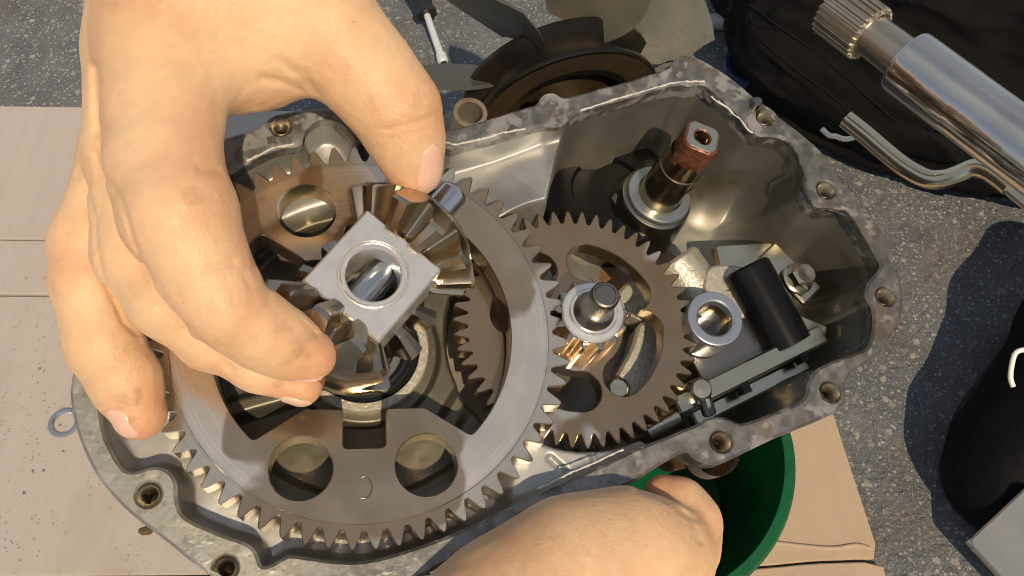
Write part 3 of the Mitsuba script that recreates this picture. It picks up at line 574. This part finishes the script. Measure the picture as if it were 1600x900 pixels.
p = P(1252, 432, -19); ht = (0.12, 0.02, 1)
put(HU + '__flange_bolt', cat([lathe([(6.3, -3.4), (6.3, -2.2), (5.4, -1.6), (4, -1.6)], 40, p, ht), placed(slab(Polygon([(5.2 * math.cos(a), 5.2 * math.sin(a)) for a in np.arange(6) * math.pi / 3 + .3]), -2, 3.2, .8), frame(ht), p),
    lathe([(4.3, 3.0), (3.8, 3.6), (.02, 3.3)], 32, p, ht)]), 'zinc_material', 30)
put(HU + '__bracket', cat([bar(P(1198, 390, -24), P(1272, 462, -24), 11, 3, .8), bar(P(1120, 404, -27), P(1212, 398, -27), 12, 5, 1)]), 'plated_steel_material', 30)
lug = Polygon(catmull(np.array([(-13, -8), (-11, 8), (2, 10), (11, 5), (13, -6), (6, -11), (-6, -11)]), 6)).difference(Point(4, -1).buffer(1.2, 12))
put(HU + '__cast_lug', mv(slab(Polygon(resample(np.array(lug.exterior.coords)[:-1], 1)), -34, -26, 1.0), P(1150, 452, -26)), 'cast_iron_material', 30)
tm = meshkit.text_mesh('10', 4.2, 0.7); tp_ = P(1136, 456, -26); tm.apply_translation([tp_[0] - 1, tp_[1], -26.2]); put(HU + '__cast_number', tm, 'plated_steel_material', False)
q = P(1072, 440, -31)
put(HU + '__cast_drum', lathe([(.02, 0), (9.5, 0), (10.8, 1.2), (11, 2), (11, 30)][::-1], 64, P(1062, 392, -26) - np.array([0, 0, 10]), P(1140, 500, -30) - P(1062, 392, -26)), 'cast_iron_material', 30)
q = P(1000, 575, -34)
sand = Polygon(catmull(PX([(930, 640), (960, 590), (985, 545), (1000, 505), (1040, 500), (1062, 540), (1040, 590), (1010, 640), (960, 690), (900, 700), (880, 660)], -34)[:, :2], 4)).buffer(0)
put(HU + '__cast_plate', slab(Polygon(resample(np.array(sand.exterior.coords)[:-1], 1)), -44, -33, 1.2), 'cast_iron_material', 30)
sand = Polygon(catmull(PX([(960, 470), (985, 440), (1015, 450), (1030, 490), (1000, 500)], -34)[:, :2], 4)).buffer(0)
put(HU + '__cast_plate', slab(Polygon(resample(np.array(sand.exterior.coords)[:-1], 1)), -44, -33, 1.2), 'cast_iron_material', 30)
put(HU + '__plate_bolt', lathe([(4.4, -34), (4.4, -29.4), (3.7, -28.6), (3.2, -29.2), (.02, -29.4)], 36, (*P(967, 606, -29)[:2], 0)), 'zinc_material', 30)
put(HU + '__lower_rod', tube([P(1010, 676, -27), P(1058, 650, -26)], 3.2, 16), 'plated_steel_material', 40)
q = P(1118, 497, -11)
put('bearing_bush', lathe([(10.4, -15), (10.8, -1.2), (10.4, -.3), (9.8, 0), (7.4, 0), (6.7, -.5), (6.5, -1.2), (6.3, -20)], 72, q, (0.02, 0.02, 1)), 'blue_metal_material', 30)
lab('bearing_bush', 'blue-grey round bush with open bore right of the smaller gear', 'bush')
put('bearing_bush__liner', lathe([(6.2, -4), (6.1, -22), (.02, -22)], 48, q), 'oiled_shaft_material', 30)
# ------------------------------------------------------------------ the differential cross held in the hand
TAU = math.radians(21)
e1 = (RIGHT * .63 + UP * .777); A1 = e1 * math.cos(TAU) + FWD * math.sin(TAU); NB = -FWD * math.cos(TAU) + e1 * math.sin(TAU); SB = np.cross(A1, NB)
OB = P(577, 450, 27)
RB = np.stack([SB, A1, NB], 1)
sq = box(-14.2, -14.6, 14.2, 14.6).difference(Point(0, 0).buffer(10.2, 32))
put('differential_block__body', placed(slab(Polygon(resample(np.array(sq.exterior.coords)[:-1], 1.0), [resample(np.array(r.coords)[:-1], .6) for r in sq.interiors]), -14, 14, .55), RB, OB), 'ground_steel_material', 30)
put('differential_block__bore_ring', lathe([(10.15, 12.9), (9.8, 12.9), (9.7, 13.9), (9.4, 14.2), (8.5, 14.2), (8.1, 13.8), (8.0, 5), (9.6, 4), (9.6, -13)], 72, OB, NB), 'ground_steel_material', 30)
lab('differential_block', 'square grey steel block with a round bore held between the conical gears', 'block')
put('cross_shaft', lathe([(.02, 43), (4.3, 43), (4.9, 42.2), (5.0, 41.4), (5.0, -36), (4.6, -37), (.02, -37)][::-1], 56, OB, A1), 'polished_steel_material', 30)
lab('cross_shaft', 'polished steel pin sticking out beside the thumb nail', 'shaft')
def bevel(n, R, f0, axis, ph, bore=5.6):
    rt, rp = R * 0.84, R * 1.11
    p_ = 2 * math.pi / n; prof = []
    for k in range(n):
        a = ph + k * p_
        for f_, q_ in ((-.44, 0), (-.36, .12), (-.29, .5), (-.23, .85), (-.19, .98), (0, 1.02), (.19, .98), (.23, .85), (.29, .5), (.36, .12), (.44, 0), (.5, -.02)):
            r_ = rt + (rp - rt) * q_; prof.append((r_ * math.cos(a + f_ * p_), r_ * math.sin(a + f_ * p_)))
    prof = np.array(prof)
    m = len(prof); r = np.hypot(*prof.T); th = np.arctan2(prof[:, 1], prof[:, 0])
    def sec(f, crown=0.0):
        rr = r - np.maximum(r - R * .98, 0) * crown
        return np.c_[rr * np.cos(th), rr * np.sin(th), R - (rr - R)] * f
    L = [sec(f0, .2), sec(f0 + .03), sec(.965), sec(1.0, .3)]
    def ring(q, zz): return np.c_[q * np.cos(th), q * np.sin(th), np.full(m, zz)]
    back = [ring(rt * .985, R * 1.175), ring(rt * .9, R * 1.25), ring(rt * .7, R * 1.36), ring(rt * .45, R * 1.43), ring(bore + .6, R * 1.46), ring(bore, R * 1.44), ring(bore, R * f0 * .95), ring(bore + 1, R * f0 * .95)]
    L = L + back
    i = np.arange(m); j = (i + 1) % m; F = []
    for k in range(len(L)):
        a, b = k * m, ((k + 1) % len(L)) * m
        F += [np.stack([a + i, a + j, b + j], 1), np.stack([a + i, b + j, b + i], 1)]
    F = np.vstack(F)
    return placed(trimesh.Trimesh(np.vstack(L), F, process=False), frame(axis, NB if abs(np.dot(axis, NB)) < .9 else A1), OB)
put('bevel_gear', bevel(11, 22.8, .62, A1, math.pi / 2 + .26), 'bevel_gear_material', 16)
lab('bevel_gear', 'bronze-tinted conical gear under the thumb at the upper right of the square block', 'gear')
put('bevel_gear', bevel(11, 22.8, .62, -A1, math.pi / 2 + .1), 'dark_gear_material', 16)
lab('bevel_gear_001', 'conical gear held by the fingertips, lower left of the square block', 'gear')
put('bevel_gear', bevel(11, 22.2, .64, -NB, .36, 8), 'dark_gear_material', 16)
lab('bevel_gear_002', 'conical gear beneath the square block with teeth showing at the right corner', 'gear')
# ------------------------------------------------------------------ cooling fan with its pulley, behind the casing
fa = -RIGHT * .27 + UP * .90 + FWD * .34; fa /= np.linalg.norm(fa)
FC = P(884, 170, -30); RF = mm(148, FC)
put('cooling_fan__pulley', lathe([(RF * .62, -1), (RF * .98, -1), (RF, -.4), (RF, .8), (RF * .84, 5.2), (RF * .84, 8.2), (RF * 1.02, 12.6), (RF * 1.02, 14.4), (RF * .98, 14.8), (RF * .62, 14.8), (RF * .5, 8), (RF * .3, 8)][::-1], 90, FC, fa), 'pulley_material', 30)
put('cooling_fan__pulley_web', lathe([(RF * .97, -1.6), (RF * .70, -1), (RF * .66, 4), (RF * .30, 7), (RF * .28, -2), (.02, -2)], 90, FC, fa), 'pulley_web_material', 30)
put('cooling_fan__hub', lathe([(RF * .8, 14), (RF * .8, 18), (RF * .7, 22), (.02, 23)], 72, FC, fa), 'fan_material', 30)
fr = frame(fa, (0, 0, 1))
for k in range(8):
    a = k * 2 * math.pi / 8 + .10
    V, F = [], []
    nr, nc = 9, 9
    for si in (0, 1):
        for q in range(nr):
            rr = RF * .7 + (RF * 1.72 - RF * .7) * q / (nr - 1); u = q / (nr - 1)
            ch = 22 + 22 * math.sin(min(1, u * 1.15) * math.pi * .62); pt = math.radians(52 - 8 * u)
            for c_ in range(nc):
                s = (c_ / (nc - 1) - .5) * ch; rad = rr - 0.045 * RF * (2 * abs(c_ / (nc - 1) - .5)) ** 3 * u
                ang = a + (-s * math.cos(pt) + 3 * u) / rr; zz = 20 + s * math.sin(pt) + 2.0 * math.sin(c_ / (nc - 1) * math.pi) + (-.9 if si else .9)
                V.append([rad * math.cos(ang), rad * math.sin(ang), zz])
    o = nr * nc
    for q in range(nr - 1):
        for c_ in range(nc - 1):
            b = q * nc + c_; F += [[b, b + nc, b + nc + 1], [b, b + nc + 1, b + 1], [o + b, o + b + nc + 1, o + b + nc], [o + b, o + b + 1, o + b + nc + 1]]
    edge = [q * nc for q in range(nr)] + [(nr - 1) * nc + c_ for c_ in range(1, nc)] + [q * nc + nc - 1 for q in range(nr - 2, -1, -1)] + [c_ for c_ in range(nc - 2, 0, -1)]
    for x, y in zip(edge, edge[1:] + edge[:1]): F += [[x, o + x, o + y], [x, o + y, y]]
    bm = trimesh.Trimesh(np.array(V), np.array(F), process=False); trimesh.repair.fix_normals(bm)
    put('cooling_fan__blade', placed(bm, fr, FC), 'fan_material', 35)
lab('cooling_fan', 'black plastic cooling fan and belt pulley behind the casing', 'fan')
# ------------------------------------------------------------------ splined axle shaft, lever, sheet metal at the right
def RP(px, py, depth):      # world point on a sight line, this many metres along the camera axis
    return CAMW + (FW + RW * ((px - 800) / K) - UW * ((py - 450) / K)) * depth
s0, s1 = RP(1306, 14, .36), RP(1640, 262, .315); ax = (s1 - s0) / np.linalg.norm(s1 - s0); L = np.linalg.norm(s1 - s0)
def along(p): return s0 + ax * p
rs_ = gm(46, RP(1340, 40, .355))
sp_ = gear_poly(24, rs_, rs_ * .90, land=.42, foot=.66)
def at_world(poly, z0, z1, c): return placed(slab(poly, z0, z1, c), frame(ax), s0)
put('axle_shaft__spline', at_world(sp_, -.001, .0185, .0012), 'neck_steel_material', 20, local=False)
put('axle_shaft__neck', lathe([(rs_ * .74, .018), (rs_ * .70, .020), (rs_ * .72, .034), (rs_ * .76, .0365)], 48, s0, ax), 'neck_steel_material', 30, local=False)
rb = gm(52, RP(1440, 120, .345))
put('axle_shaft__body', lathe([(rs_ * .7, .0352), (rb * .96, .0355), (rb, .0368), (rb, .062), (rb * .985, .0625), (rb * .985, .2), (.0005, .2)], 72, s0, ax), 'chrome_material', 30, local=False)
lab('axle_shaft', 'splined steel axle shaft lying across the black trousers', 'shaft')
lp = [(1322, 186), (1350, 208), (1378, 232), (1402, 252), (1424, 267), (1450, 279), (1476, 279), (1498, 272), (1520, 263), (1540, 264), (1560, 276), (1580, 292)]
LD = np.linspace(.415, .375, len(lp))
path = catmull(np.array([RP(x, y, d) for (x, y), d in zip(lp, LD)]), 6, False)
put('bent_lever__rod', tube(path, gm(15.5, path[20]), 24), 'zinc_material', 40, local=False)
q0, q1 = RP(1556, 268, .38), RP(1680, 372, .36); dd = (q1 - q0) / np.linalg.norm(q1 - q0)
yy = np.cross(-FW, dd); yy /= np.linalg.norm(yy)
put('bent_lever__plate', placed(chbox((np.linalg.norm(q1 - q0), .009, .003), .0006), np.stack([dd, yy, np.cross(dd, yy)], 1), (q0 + q1) / 2), 'zinc_material', 30, local=False)
lab('bent_lever', 'bent yellowish plated rod below the axle shaft', 'lever')
wp = catmull(np.array([RP(x, y, .425) for x, y in ((1284, 201), (1290, 207), (1297, 212), (1306, 213), (1318, 217), (1330, 216), (1342, 212))]), 5, False)
put('spring_wire', tube(wp, .0012, 12), plastic((0.85, 0.82, 0.74), 0.3), 50, local=False)
lab('spring_wire', 'short bright bent wire beside the end of the plated lever', 'wire')
pts = [RP(1512, 846, .42), RP(1604, 760, .40), RP(1760, 860, .385), RP(1660, 1010, .40)]
nrm = np.cross(pts[1] - pts[0], pts[3] - pts[0]); nrm /= np.linalg.norm(nrm)
if nrm @ FW > 0: nrm = -nrm
x_ = (pts[1] - pts[0]); x_ /= np.linalg.norm(x_); y_ = np.cross(nrm, x_)
poly = Polygon([((p - pts[0]) @ x_, (p - pts[0]) @ y_) for p in pts]).buffer(-.003).buffer(.003, 6)
put('steel_cover__panel', placed(slab(Polygon(resample(np.array(poly.exterior.coords)[:-1], .002)), -.004, 0, .0008), np.stack([x_, y_, nrm], 1), pts[0]), 'grey_sheet_material', 30, local=False)
edge = np.array(pts[3:] + pts[:1]) - nrm * .004
put('steel_cover__edge', tube([pts[0] - nrm * .005, pts[3] - nrm * .005], .0035, 8), 'zinc_material', 30, local=False)
a = RP(1540, 858, .43); b = RP(1500, 905, .45)
for q in range(3):
    o_ = (RP(1560, 870, .43) - RP(1520, 850, .43)) * (.35 + .8 * q); put('steel_cover__tab', tube([a + o_, b + o_], .0035, 10), 'zinc_material', 30, local=False)
lab('steel_cover', 'grey sheet steel cover with brassy edge in the lower right corner', 'cover')
# ------------------------------------------------------------------ people
class Fig:
    "joints are (px, py, z, radius in px) of the photograph, z in millimetres above the split face"
    def j(s, x, y, z, r): p = P(x, y, z); return p, mm(r, p)
    def chain(s, X, js, k):
        js = [s.j(*q) for q in js]; d = None
        for (a, ra), (b, rb_) in zip(js, js[1:]):
            e = cone(X, a, b, ra, rb_); d = e if d is None else smin(d, e, k)
        return d
def crease(X, d, lines):
    near = np.abs(d) < 4
    if not near.any(): return d
    d = d.copy(); uv = proj(X[near]); e = d[near]
    for pts, w, depth in lines:
        q = np.asarray(pts, float); best = np.full(len(uv), 1e9)
        for a, b in zip(q, q[1:]):
            t = np.clip(((uv - a) @ (b - a)) / ((b - a) @ (b - a)), 0, 1)
            taper = 1.0
            best = np.minimum(best, np.linalg.norm(uv - a - t[:, None] * (b - a), axis=1))
        e = e + depth * np.exp(-(best / w) ** 2)
    d[near] = e; return d
FG = Fig()
R_THUMB = [(430, -40, 64, 92), (512, 52, 60, 84), (570, 112, 56, 72), (618, 171, 52, 66), (636, 222, 46, 52), (648, 263, 41, 44)]
R_INDEX = [(262, 70, 60, 100), (254, 180, 60, 89), (257, 262, 62, 84), (280, 335, 64, 86), (318, 420, 60, 69), (352, 478, 56, 62), (412, 520, 50, 54), (452, 541, 46, 47), (488, 556, 44, 37)]
R_MIDDLE = [(215, 90, 48, 80), (206, 240, 37, 70), (216, 395, 36, 66), (262, 470, 37, 57), (322, 532, 32, 42), (400, 575, 30, 34), (472, 603, 28, 31)]
R_RING = [(206, 90, 42, 64), (182, 240, 26, 52), (138, 378, 22, 55), (138, 440, 20, 54), (162, 535, 15, 56), (196, 595, 13, 52), (218, 645, 12, 42)]
R_LITTLE = [(205, 120, 28, 56), (170, 300, 14, 42), (138, 420, 6, 42), (150, 500, 0, 40), (170, 560, -2, 34)]
def right_hand(X):
    th = FG.chain(X, R_THUMB, 6); ix = FG.chain(X, R_INDEX, 5); md = FG.chain(X, R_MIDDLE, 4); rg_ = FG.chain(X, R_RING, 4); lt = FG.chain(X, R_LITTLE, 4)
    palm = FG.chain(X, [(362, -420, 74, 176), (358, -220, 72, 170), (352, -60, 60, 160)], 10)
    for a in ((262, 80, 58, 104), (400, 30, 56, 95), (240, 40, 50, 80)):
        palm = smin(palm, FG.chain(X, [(330, -60, 58, 150), a], 6), 14)
    palm = smin(palm, FG.chain(X, [(325, 76, 52, 84), (400, 76, 50, 78), (455, 58, 52, 70)], 6), 16)
    d = np.minimum(np.minimum(ix, md), np.minimum(rg_, lt))
    d = smin(d, palm, 7); d = smin(d, th, 9)
    return crease(X, d, [(((600, 203), (640, 196), (684, 178)), 4, .45), (((596, 214), (650, 208), (683, 194)), 3, .25), (((340, 268), (326, 262), (312, 264)), 7, 1.0), (((362, 410), (345, 414), (326, 420)), 6, .9),
        (((149, 105), (150, 140), (153, 205)), 7, 1.3), (((122, 268), (140, 302), (150, 340), (151, 388), (160, 425), (168, 452), (183, 482), (192, 505), (214, 522)), 3.5, .8), (((150, 240), (162, 276), (187, 307), (198, 340), (208, 377), (226, 414), (237, 452), (251, 476), (288, 507), (325, 544), (362, 576)), 3.5, .8), (((470, 138), (440, 128), (410, 122)), 7, .8), (((488, 140), (468, 118), (440, 96)), 8, .5), (((500, 148), (486, 132), (478, 112)), 5, .4),
        (((76, 402), (92, 405)), 4, .5), (((80, 418), (96, 420)), 4, .5), (((150, 245), (158, 300)), 6, .3), (((200, 545), (218, 535)), 5, .6),
        (((415, 440), (420, 452), (418, 470)), 5, .5), (((382, 432), (390, 446)), 4, .4), (((240, 440), (262, 448), (285, 446)), 5, .25), (((455, 510), (470, 530), (472, 560)), 9, .25)])
def bounds(js, pad=3):
    q = [FG.j(*a) for a in js]; lo = np.min([p - r for p, r in q], 0) - pad; hi = np.max([p + r for p, r in q], 0) + pad; return lo, hi
lo, hi = bounds(R_THUMB + R_INDEX + R_MIDDLE + R_RING + R_LITTLE + [(330, -420, 74, 190)]); hi[1] = min(hi[1], P(330, -330, 74)[1])
hand = solid(right_hand, lo, hi, 0.8, 2)
hand.vertices += hand.vertex_normals * (0.5 * (meshkit.fbm(np.asarray(hand.vertices) / 7.0, 3) - .5))[:, None]
put('person', hand, 'skin_material', True)
lab('person', 'bare right hand pinching the differential between thumb and fingers', 'person')
def nail(fn, c, along_, out_, wid, ln, key, dig=0.35):
    "a nail lying on the surface fn = 0: centre c, towards the tip along_, outwards out_"
    al = np.asarray(along_, float); al /= np.linalg.norm(al); ou = np.asarray(out_, float); ou -= al * (ou @ al); ou /= np.linalg.norm(ou); sd_ = np.cross(al, ou)
    nu, nv = 15, 17; V = []
    for i_ in range(nv):
        v = i_ / (nv - 1) * 2 - 1
        hw = wid * math.sqrt(max(0.0, 1 - (abs(v) ** 3.2) * (.80 if v < 0 else .62)))
        for k in range(nu): u = (k / (nu - 1) * 2 - 1); V.append(c + al * (v * ln - .12 * ln * (u * u) * (1 if v > 0 else -1) * abs(v)) + sd_ * (u * hw))
    V = np.array(V); q = V + ou * 9.0
    for _ in range(40): q = q - ou * np.clip(fn(q.astype(np.float32)), -2, 2)[:, None] * .6
    u = np.tile(np.abs(np.linspace(-1, 1, nu)), nv); v = np.repeat(np.linspace(-1, 1, nv), nu)
    far = np.abs(fn(q.astype(np.float32))) > .6
    if far.any() and not far.all(): q[far] = q[~far][cKDTree(V[~far]).query(V[far])[1]]
    q += ou * (0.42 - .42 * u ** 4 - .35 * (v < -.75))[:, None]
    i_, k = np.meshgrid(np.arange(nv - 1), np.arange(nu - 1), indexing='ij'); b = (i_ * nu + k).ravel()
    F = np.vstack([np.stack([b, b + 1, b + nu + 1], 1), np.stack([b, b + nu + 1, b + nu], 1)])
    und = q - ou * 1.2; n_ = len(q); F2 = F[:, ::-1] + n_
    e = [k for k in range(nu)] + [r * nu + nu - 1 for r in range(1, nv)] + [(nv - 1) * nu + k for k in range(nu - 2, -1, -1)] + [r * nu for r in range(nv - 2, 0, -1)]
    E = []
    for x, y in zip(e, e[1:] + e[:1]): E += [[x, n_ + x, n_ + y], [x, n_ + y, y]]
    m = trimesh.Trimesh(np.vstack([q, und]), np.vstack([F, F2, np.array(E)]), process=False)
    put(key, m, 'nail_material', 50)
V3 = lambda r, u, t: RIGHT * r + UP * u - FWD * t
nail(right_hand, P(668, 270, 44), V3(.12, -1, -.1), V3(.48, .03, .88), 4.9, 8.2, 'person__thumbnail')
nail(right_hand, P(463, 624, 28), V3(.85, -.42, -.1), V3(-.30, -.75, .55), 3.0, 4.6, 'person__fingernail')
nail(right_hand, P(194, 660, 16), V3(.30, -.95, -.1), V3(-.78, -.30, .5), 3.3, 5.2, 'person__fingernail')
nail(right_hand, P(474, 588, 42), V3(.95, -.1, -.1), V3(.1, -.95, .25), 2.6, 5.2, 'person__fingernail')
# the other hand, holding the casing from below
L_PALM = [(700, 1060, 0, 130), (800, 985, 4, 130), (905, 905, 6, 122), (985, 872, 6, 104)]
L_THUMB = [(1020, 890, -6, 80), (1066, 850, -6, 56), (1080, 815, -7, 42), (1060, 786, -8, 36), (1034, 772, -9, 29)]
L_ARM = [(640, 1340, 10, 190), (720, 1120, 4, 150), (830, 1000, 4, 134)]
L_FING = [[(1000, 890, -12, 88), (1040, 880, -34, 72), (960, 820, -58, 56)], [(930, 960, -12, 88), (960, 930, -40, 66), (880, 860, -60, 54)], [(840, 1000, -14, 84), (860, 970, -44, 62), (790, 900, -60, 50)], [(740, 1030, -16, 78), (750, 1010, -42, 56), (690, 950, -58, 46)]]
def left_hand(X):
    d = FG.chain(X, L_PALM, 9); d = smin(d, FG.chain(X, L_ARM, 9), 16)
    d = smin(d, FG.chain(X, [(985, 880, 2, 100), (1036, 872, -1, 74), (1000, 940, -4, 84)], 6), 10)
    d = smin(d, FG.chain(X, L_THUMB, 5), 3.0)
    f = None
    for q in L_FING: e = FG.chain(X, q, 4); f = e if f is None else smin(f, e, .7)
    d = smin(d, f, 5)
    return crease(X, d, [(((996, 766), (1020, 773), (1048, 786), (1072, 804), (1088, 828), (1094, 846)), 5, .7), (((880, 790), (900, 815), (905, 850)), 14, .25), (((1060, 800), (1090, 812)), 4, .4), (((700, 885), (760, 868)), 10, .2)])
lo, hi = bounds(L_PALM + L_THUMB + L_ARM + sum(L_FING, [])); lo[1] = max(lo[1], P(500, 1120, 0)[1])
hand2 = solid(left_hand, lo, hi, 0.9, 2)
hand2.vertices += hand2.vertex_normals * (0.6 * (meshkit.fbm(np.asarray(hand2.vertices) / 16.0, 2) - .5))[:, None]
put('person', hand2, 'skin_material', True)
lab('person_001', 'bare hand gripping the lower edge of the casing above the bucket', 'person')
# somebody in black trousers and boots at the right
def wj(x, y, z, r): p = G(x, y, z); return p * 1000, gm(r, p) * 1000
def wchain(X, js, k):
    js = [wj(*q) for q in js]; d = None
    for (a, ra), (b, rb_) in zip(js, js[1:]):
        e = cone(X, a, b, ra, rb_); d = e if d is None else smin(d, e, k)
    return d
T1 = [(1215, -60, .035, 105), (1300, 60, .045, 128), (1420, 110, .05, 135), (1560, 150, .055, 130), (1760, 200, .06, 130)]
T2 = [(1330, -120, .075, 150), (1500, -20, .085, 165), (1700, 60, .09, 170), (1900, 120, .1, 170)]
def trousers(X):
    d = smin(wchain(X, T1, 22), wchain(X, T2, 22), 10)
    q = X / 1000.0
    f = meshkit.fbm(np.c_[(X[:, 0] * .55 + X[:, 1] * .84) / 16, (X[:, 0] * .84 - X[:, 1] * .55) / 70, X[:, 2] / 26], 3, 7)
    d = d + 16 * np.abs(f - .5) * 2 - 5.0
    d = np.maximum(d, 3.0 - X[:, 2])
    return d
def wbounds(js, pad):
    q = [wj(*a) for a in js]; return np.min([p - r for p, r in q], 0) - pad, np.max([p + r for p, r in q], 0) + pad
lo, hi = wbounds(T1 + T2, 6); lo[2] = 0; hi[0] = min(hi[0], G(1850, 100, .06)[0] * 1000)
tr = solid(trousers, lo, hi, 2.0); tr.vertices /= 1000
put('person__trousers', tr, 'trouser_material', True, local=False)
def drape(path, fn):
    out = []
    for x, y in path:
        d_ = FW + RW * ((x - 800) / K) - UW * ((y - 450) / K); t_ = .22
        for _ in range(90): t_ += max(float(fn(((CAMW + d_ * t_) * 1000)[None].astype(np.float32))[0]) * .0007, -.004)
        out.append(CAMW + d_ * t_)
    return np.array(out)
lab('person_002', 'person in black trousers and black boots kneeling at the right', 'person')
k = 'person_002__trousers'
scene[k] = scene.pop('person__trousers')
for pts in (((1170, 8), (1215, 40), (1270, 78), (1330, 128), (1400, 190)), ((1185, 60), (1240, 105), (1300, 150), (1350, 200)), ((1172, 20), (1176, 36), (1200, 44), (1232, 38), (1262, 24))):
    put('person_002__seam', tube(drape(catmull(np.array(pts, float), 6, False), trousers), .0009, 8), 'trouser_material', 50, local=False)
B1 = [(1800, 440, .06, 84), (1690, 520, .038, 84), (1642, 625, .030, 84), (1590, 710, .024, 92), (1570, 745, .022, 84)]
def boot(X):
    d = wchain(X, B1, 14)
    return np.maximum(d, 9.0 - X[:, 2]) + 1.4 * (meshkit.fbm(X / 13.0, 3, 3) - .5)
lo, hi = wbounds(B1, 5); lo[2] = 0
bt = solid(boot, lo, hi, 1.6); bt.vertices /= 1000
put('person_002__boot', bt, 'boot_material', True, local=False)
so = [wj(x, y, .008, r) for x, y, z_, r in ((1650, 600, 0, 92), (1600, 690, 0, 104), (1575, 745, 0, 96))]
sole = Point(so[0][0][:2] / 1000).buffer(so[0][1] / 1000)
for p, r in so[1:]: sole = sole.union(Point(p[:2] / 1000).buffer(r / 1000))
sole = sole.convex_hull
put('person_002__sole', slab(Polygon(resample(np.array(sole.exterior.coords)[:-1], .003)), 0.001, .013, .003), 'rubber_material', 30, local=False)
lc = catmull(np.array([RP(x, y, .40) for x, y in ((1583, 604), (1579, 590), (1581, 570), (1586, 553), (1596, 547), (1608, 550), (1622, 570))]), 6, False)
put('person_002__lace', tube(lc, .0011, 12), plastic((0.8, 0.78, 0.72), 0.4), 50, local=False)
lab('person_002__lace', 'white lace loop')
B2 = [(1440, 222, .022, 46), (1480, 214, .024, 56), (1540, 196, .03, 62), (1620, 190, .04, 62)]
def boot2(X):
    d = wchain(X, B2, 8); return np.maximum(d, 8.0 - X[:, 2])
lo, hi = wbounds(B2, 5); lo[2] = 0
bt = solid(boot2, lo, hi, 1.5); bt.vertices /= 1000
put('person_002__boot', bt, 'boot_material', True, local=False)
so = [wj(x, y, .008, r) for x, y, r in ((1442, 226, 52), (1490, 218, 62), (1560, 200, 66))]
sole = Point(so[0][0][:2] / 1000).buffer(so[0][1] / 1000)
for p, r in so[1:]: sole = sole.union(Point(p[:2] / 1000).buffer(r / 1000))
sole = sole.convex_hull
for q in range(3):
    s_ = sole.buffer(-.0012 * (q % 2))
    put('person_002__sole', slab(Polygon(resample(np.array(s_.exterior.coords)[:-1], .003)), .001 + .005 * q, .0058 + .005 * q, .0012), 'rubber_material', 30, local=False)
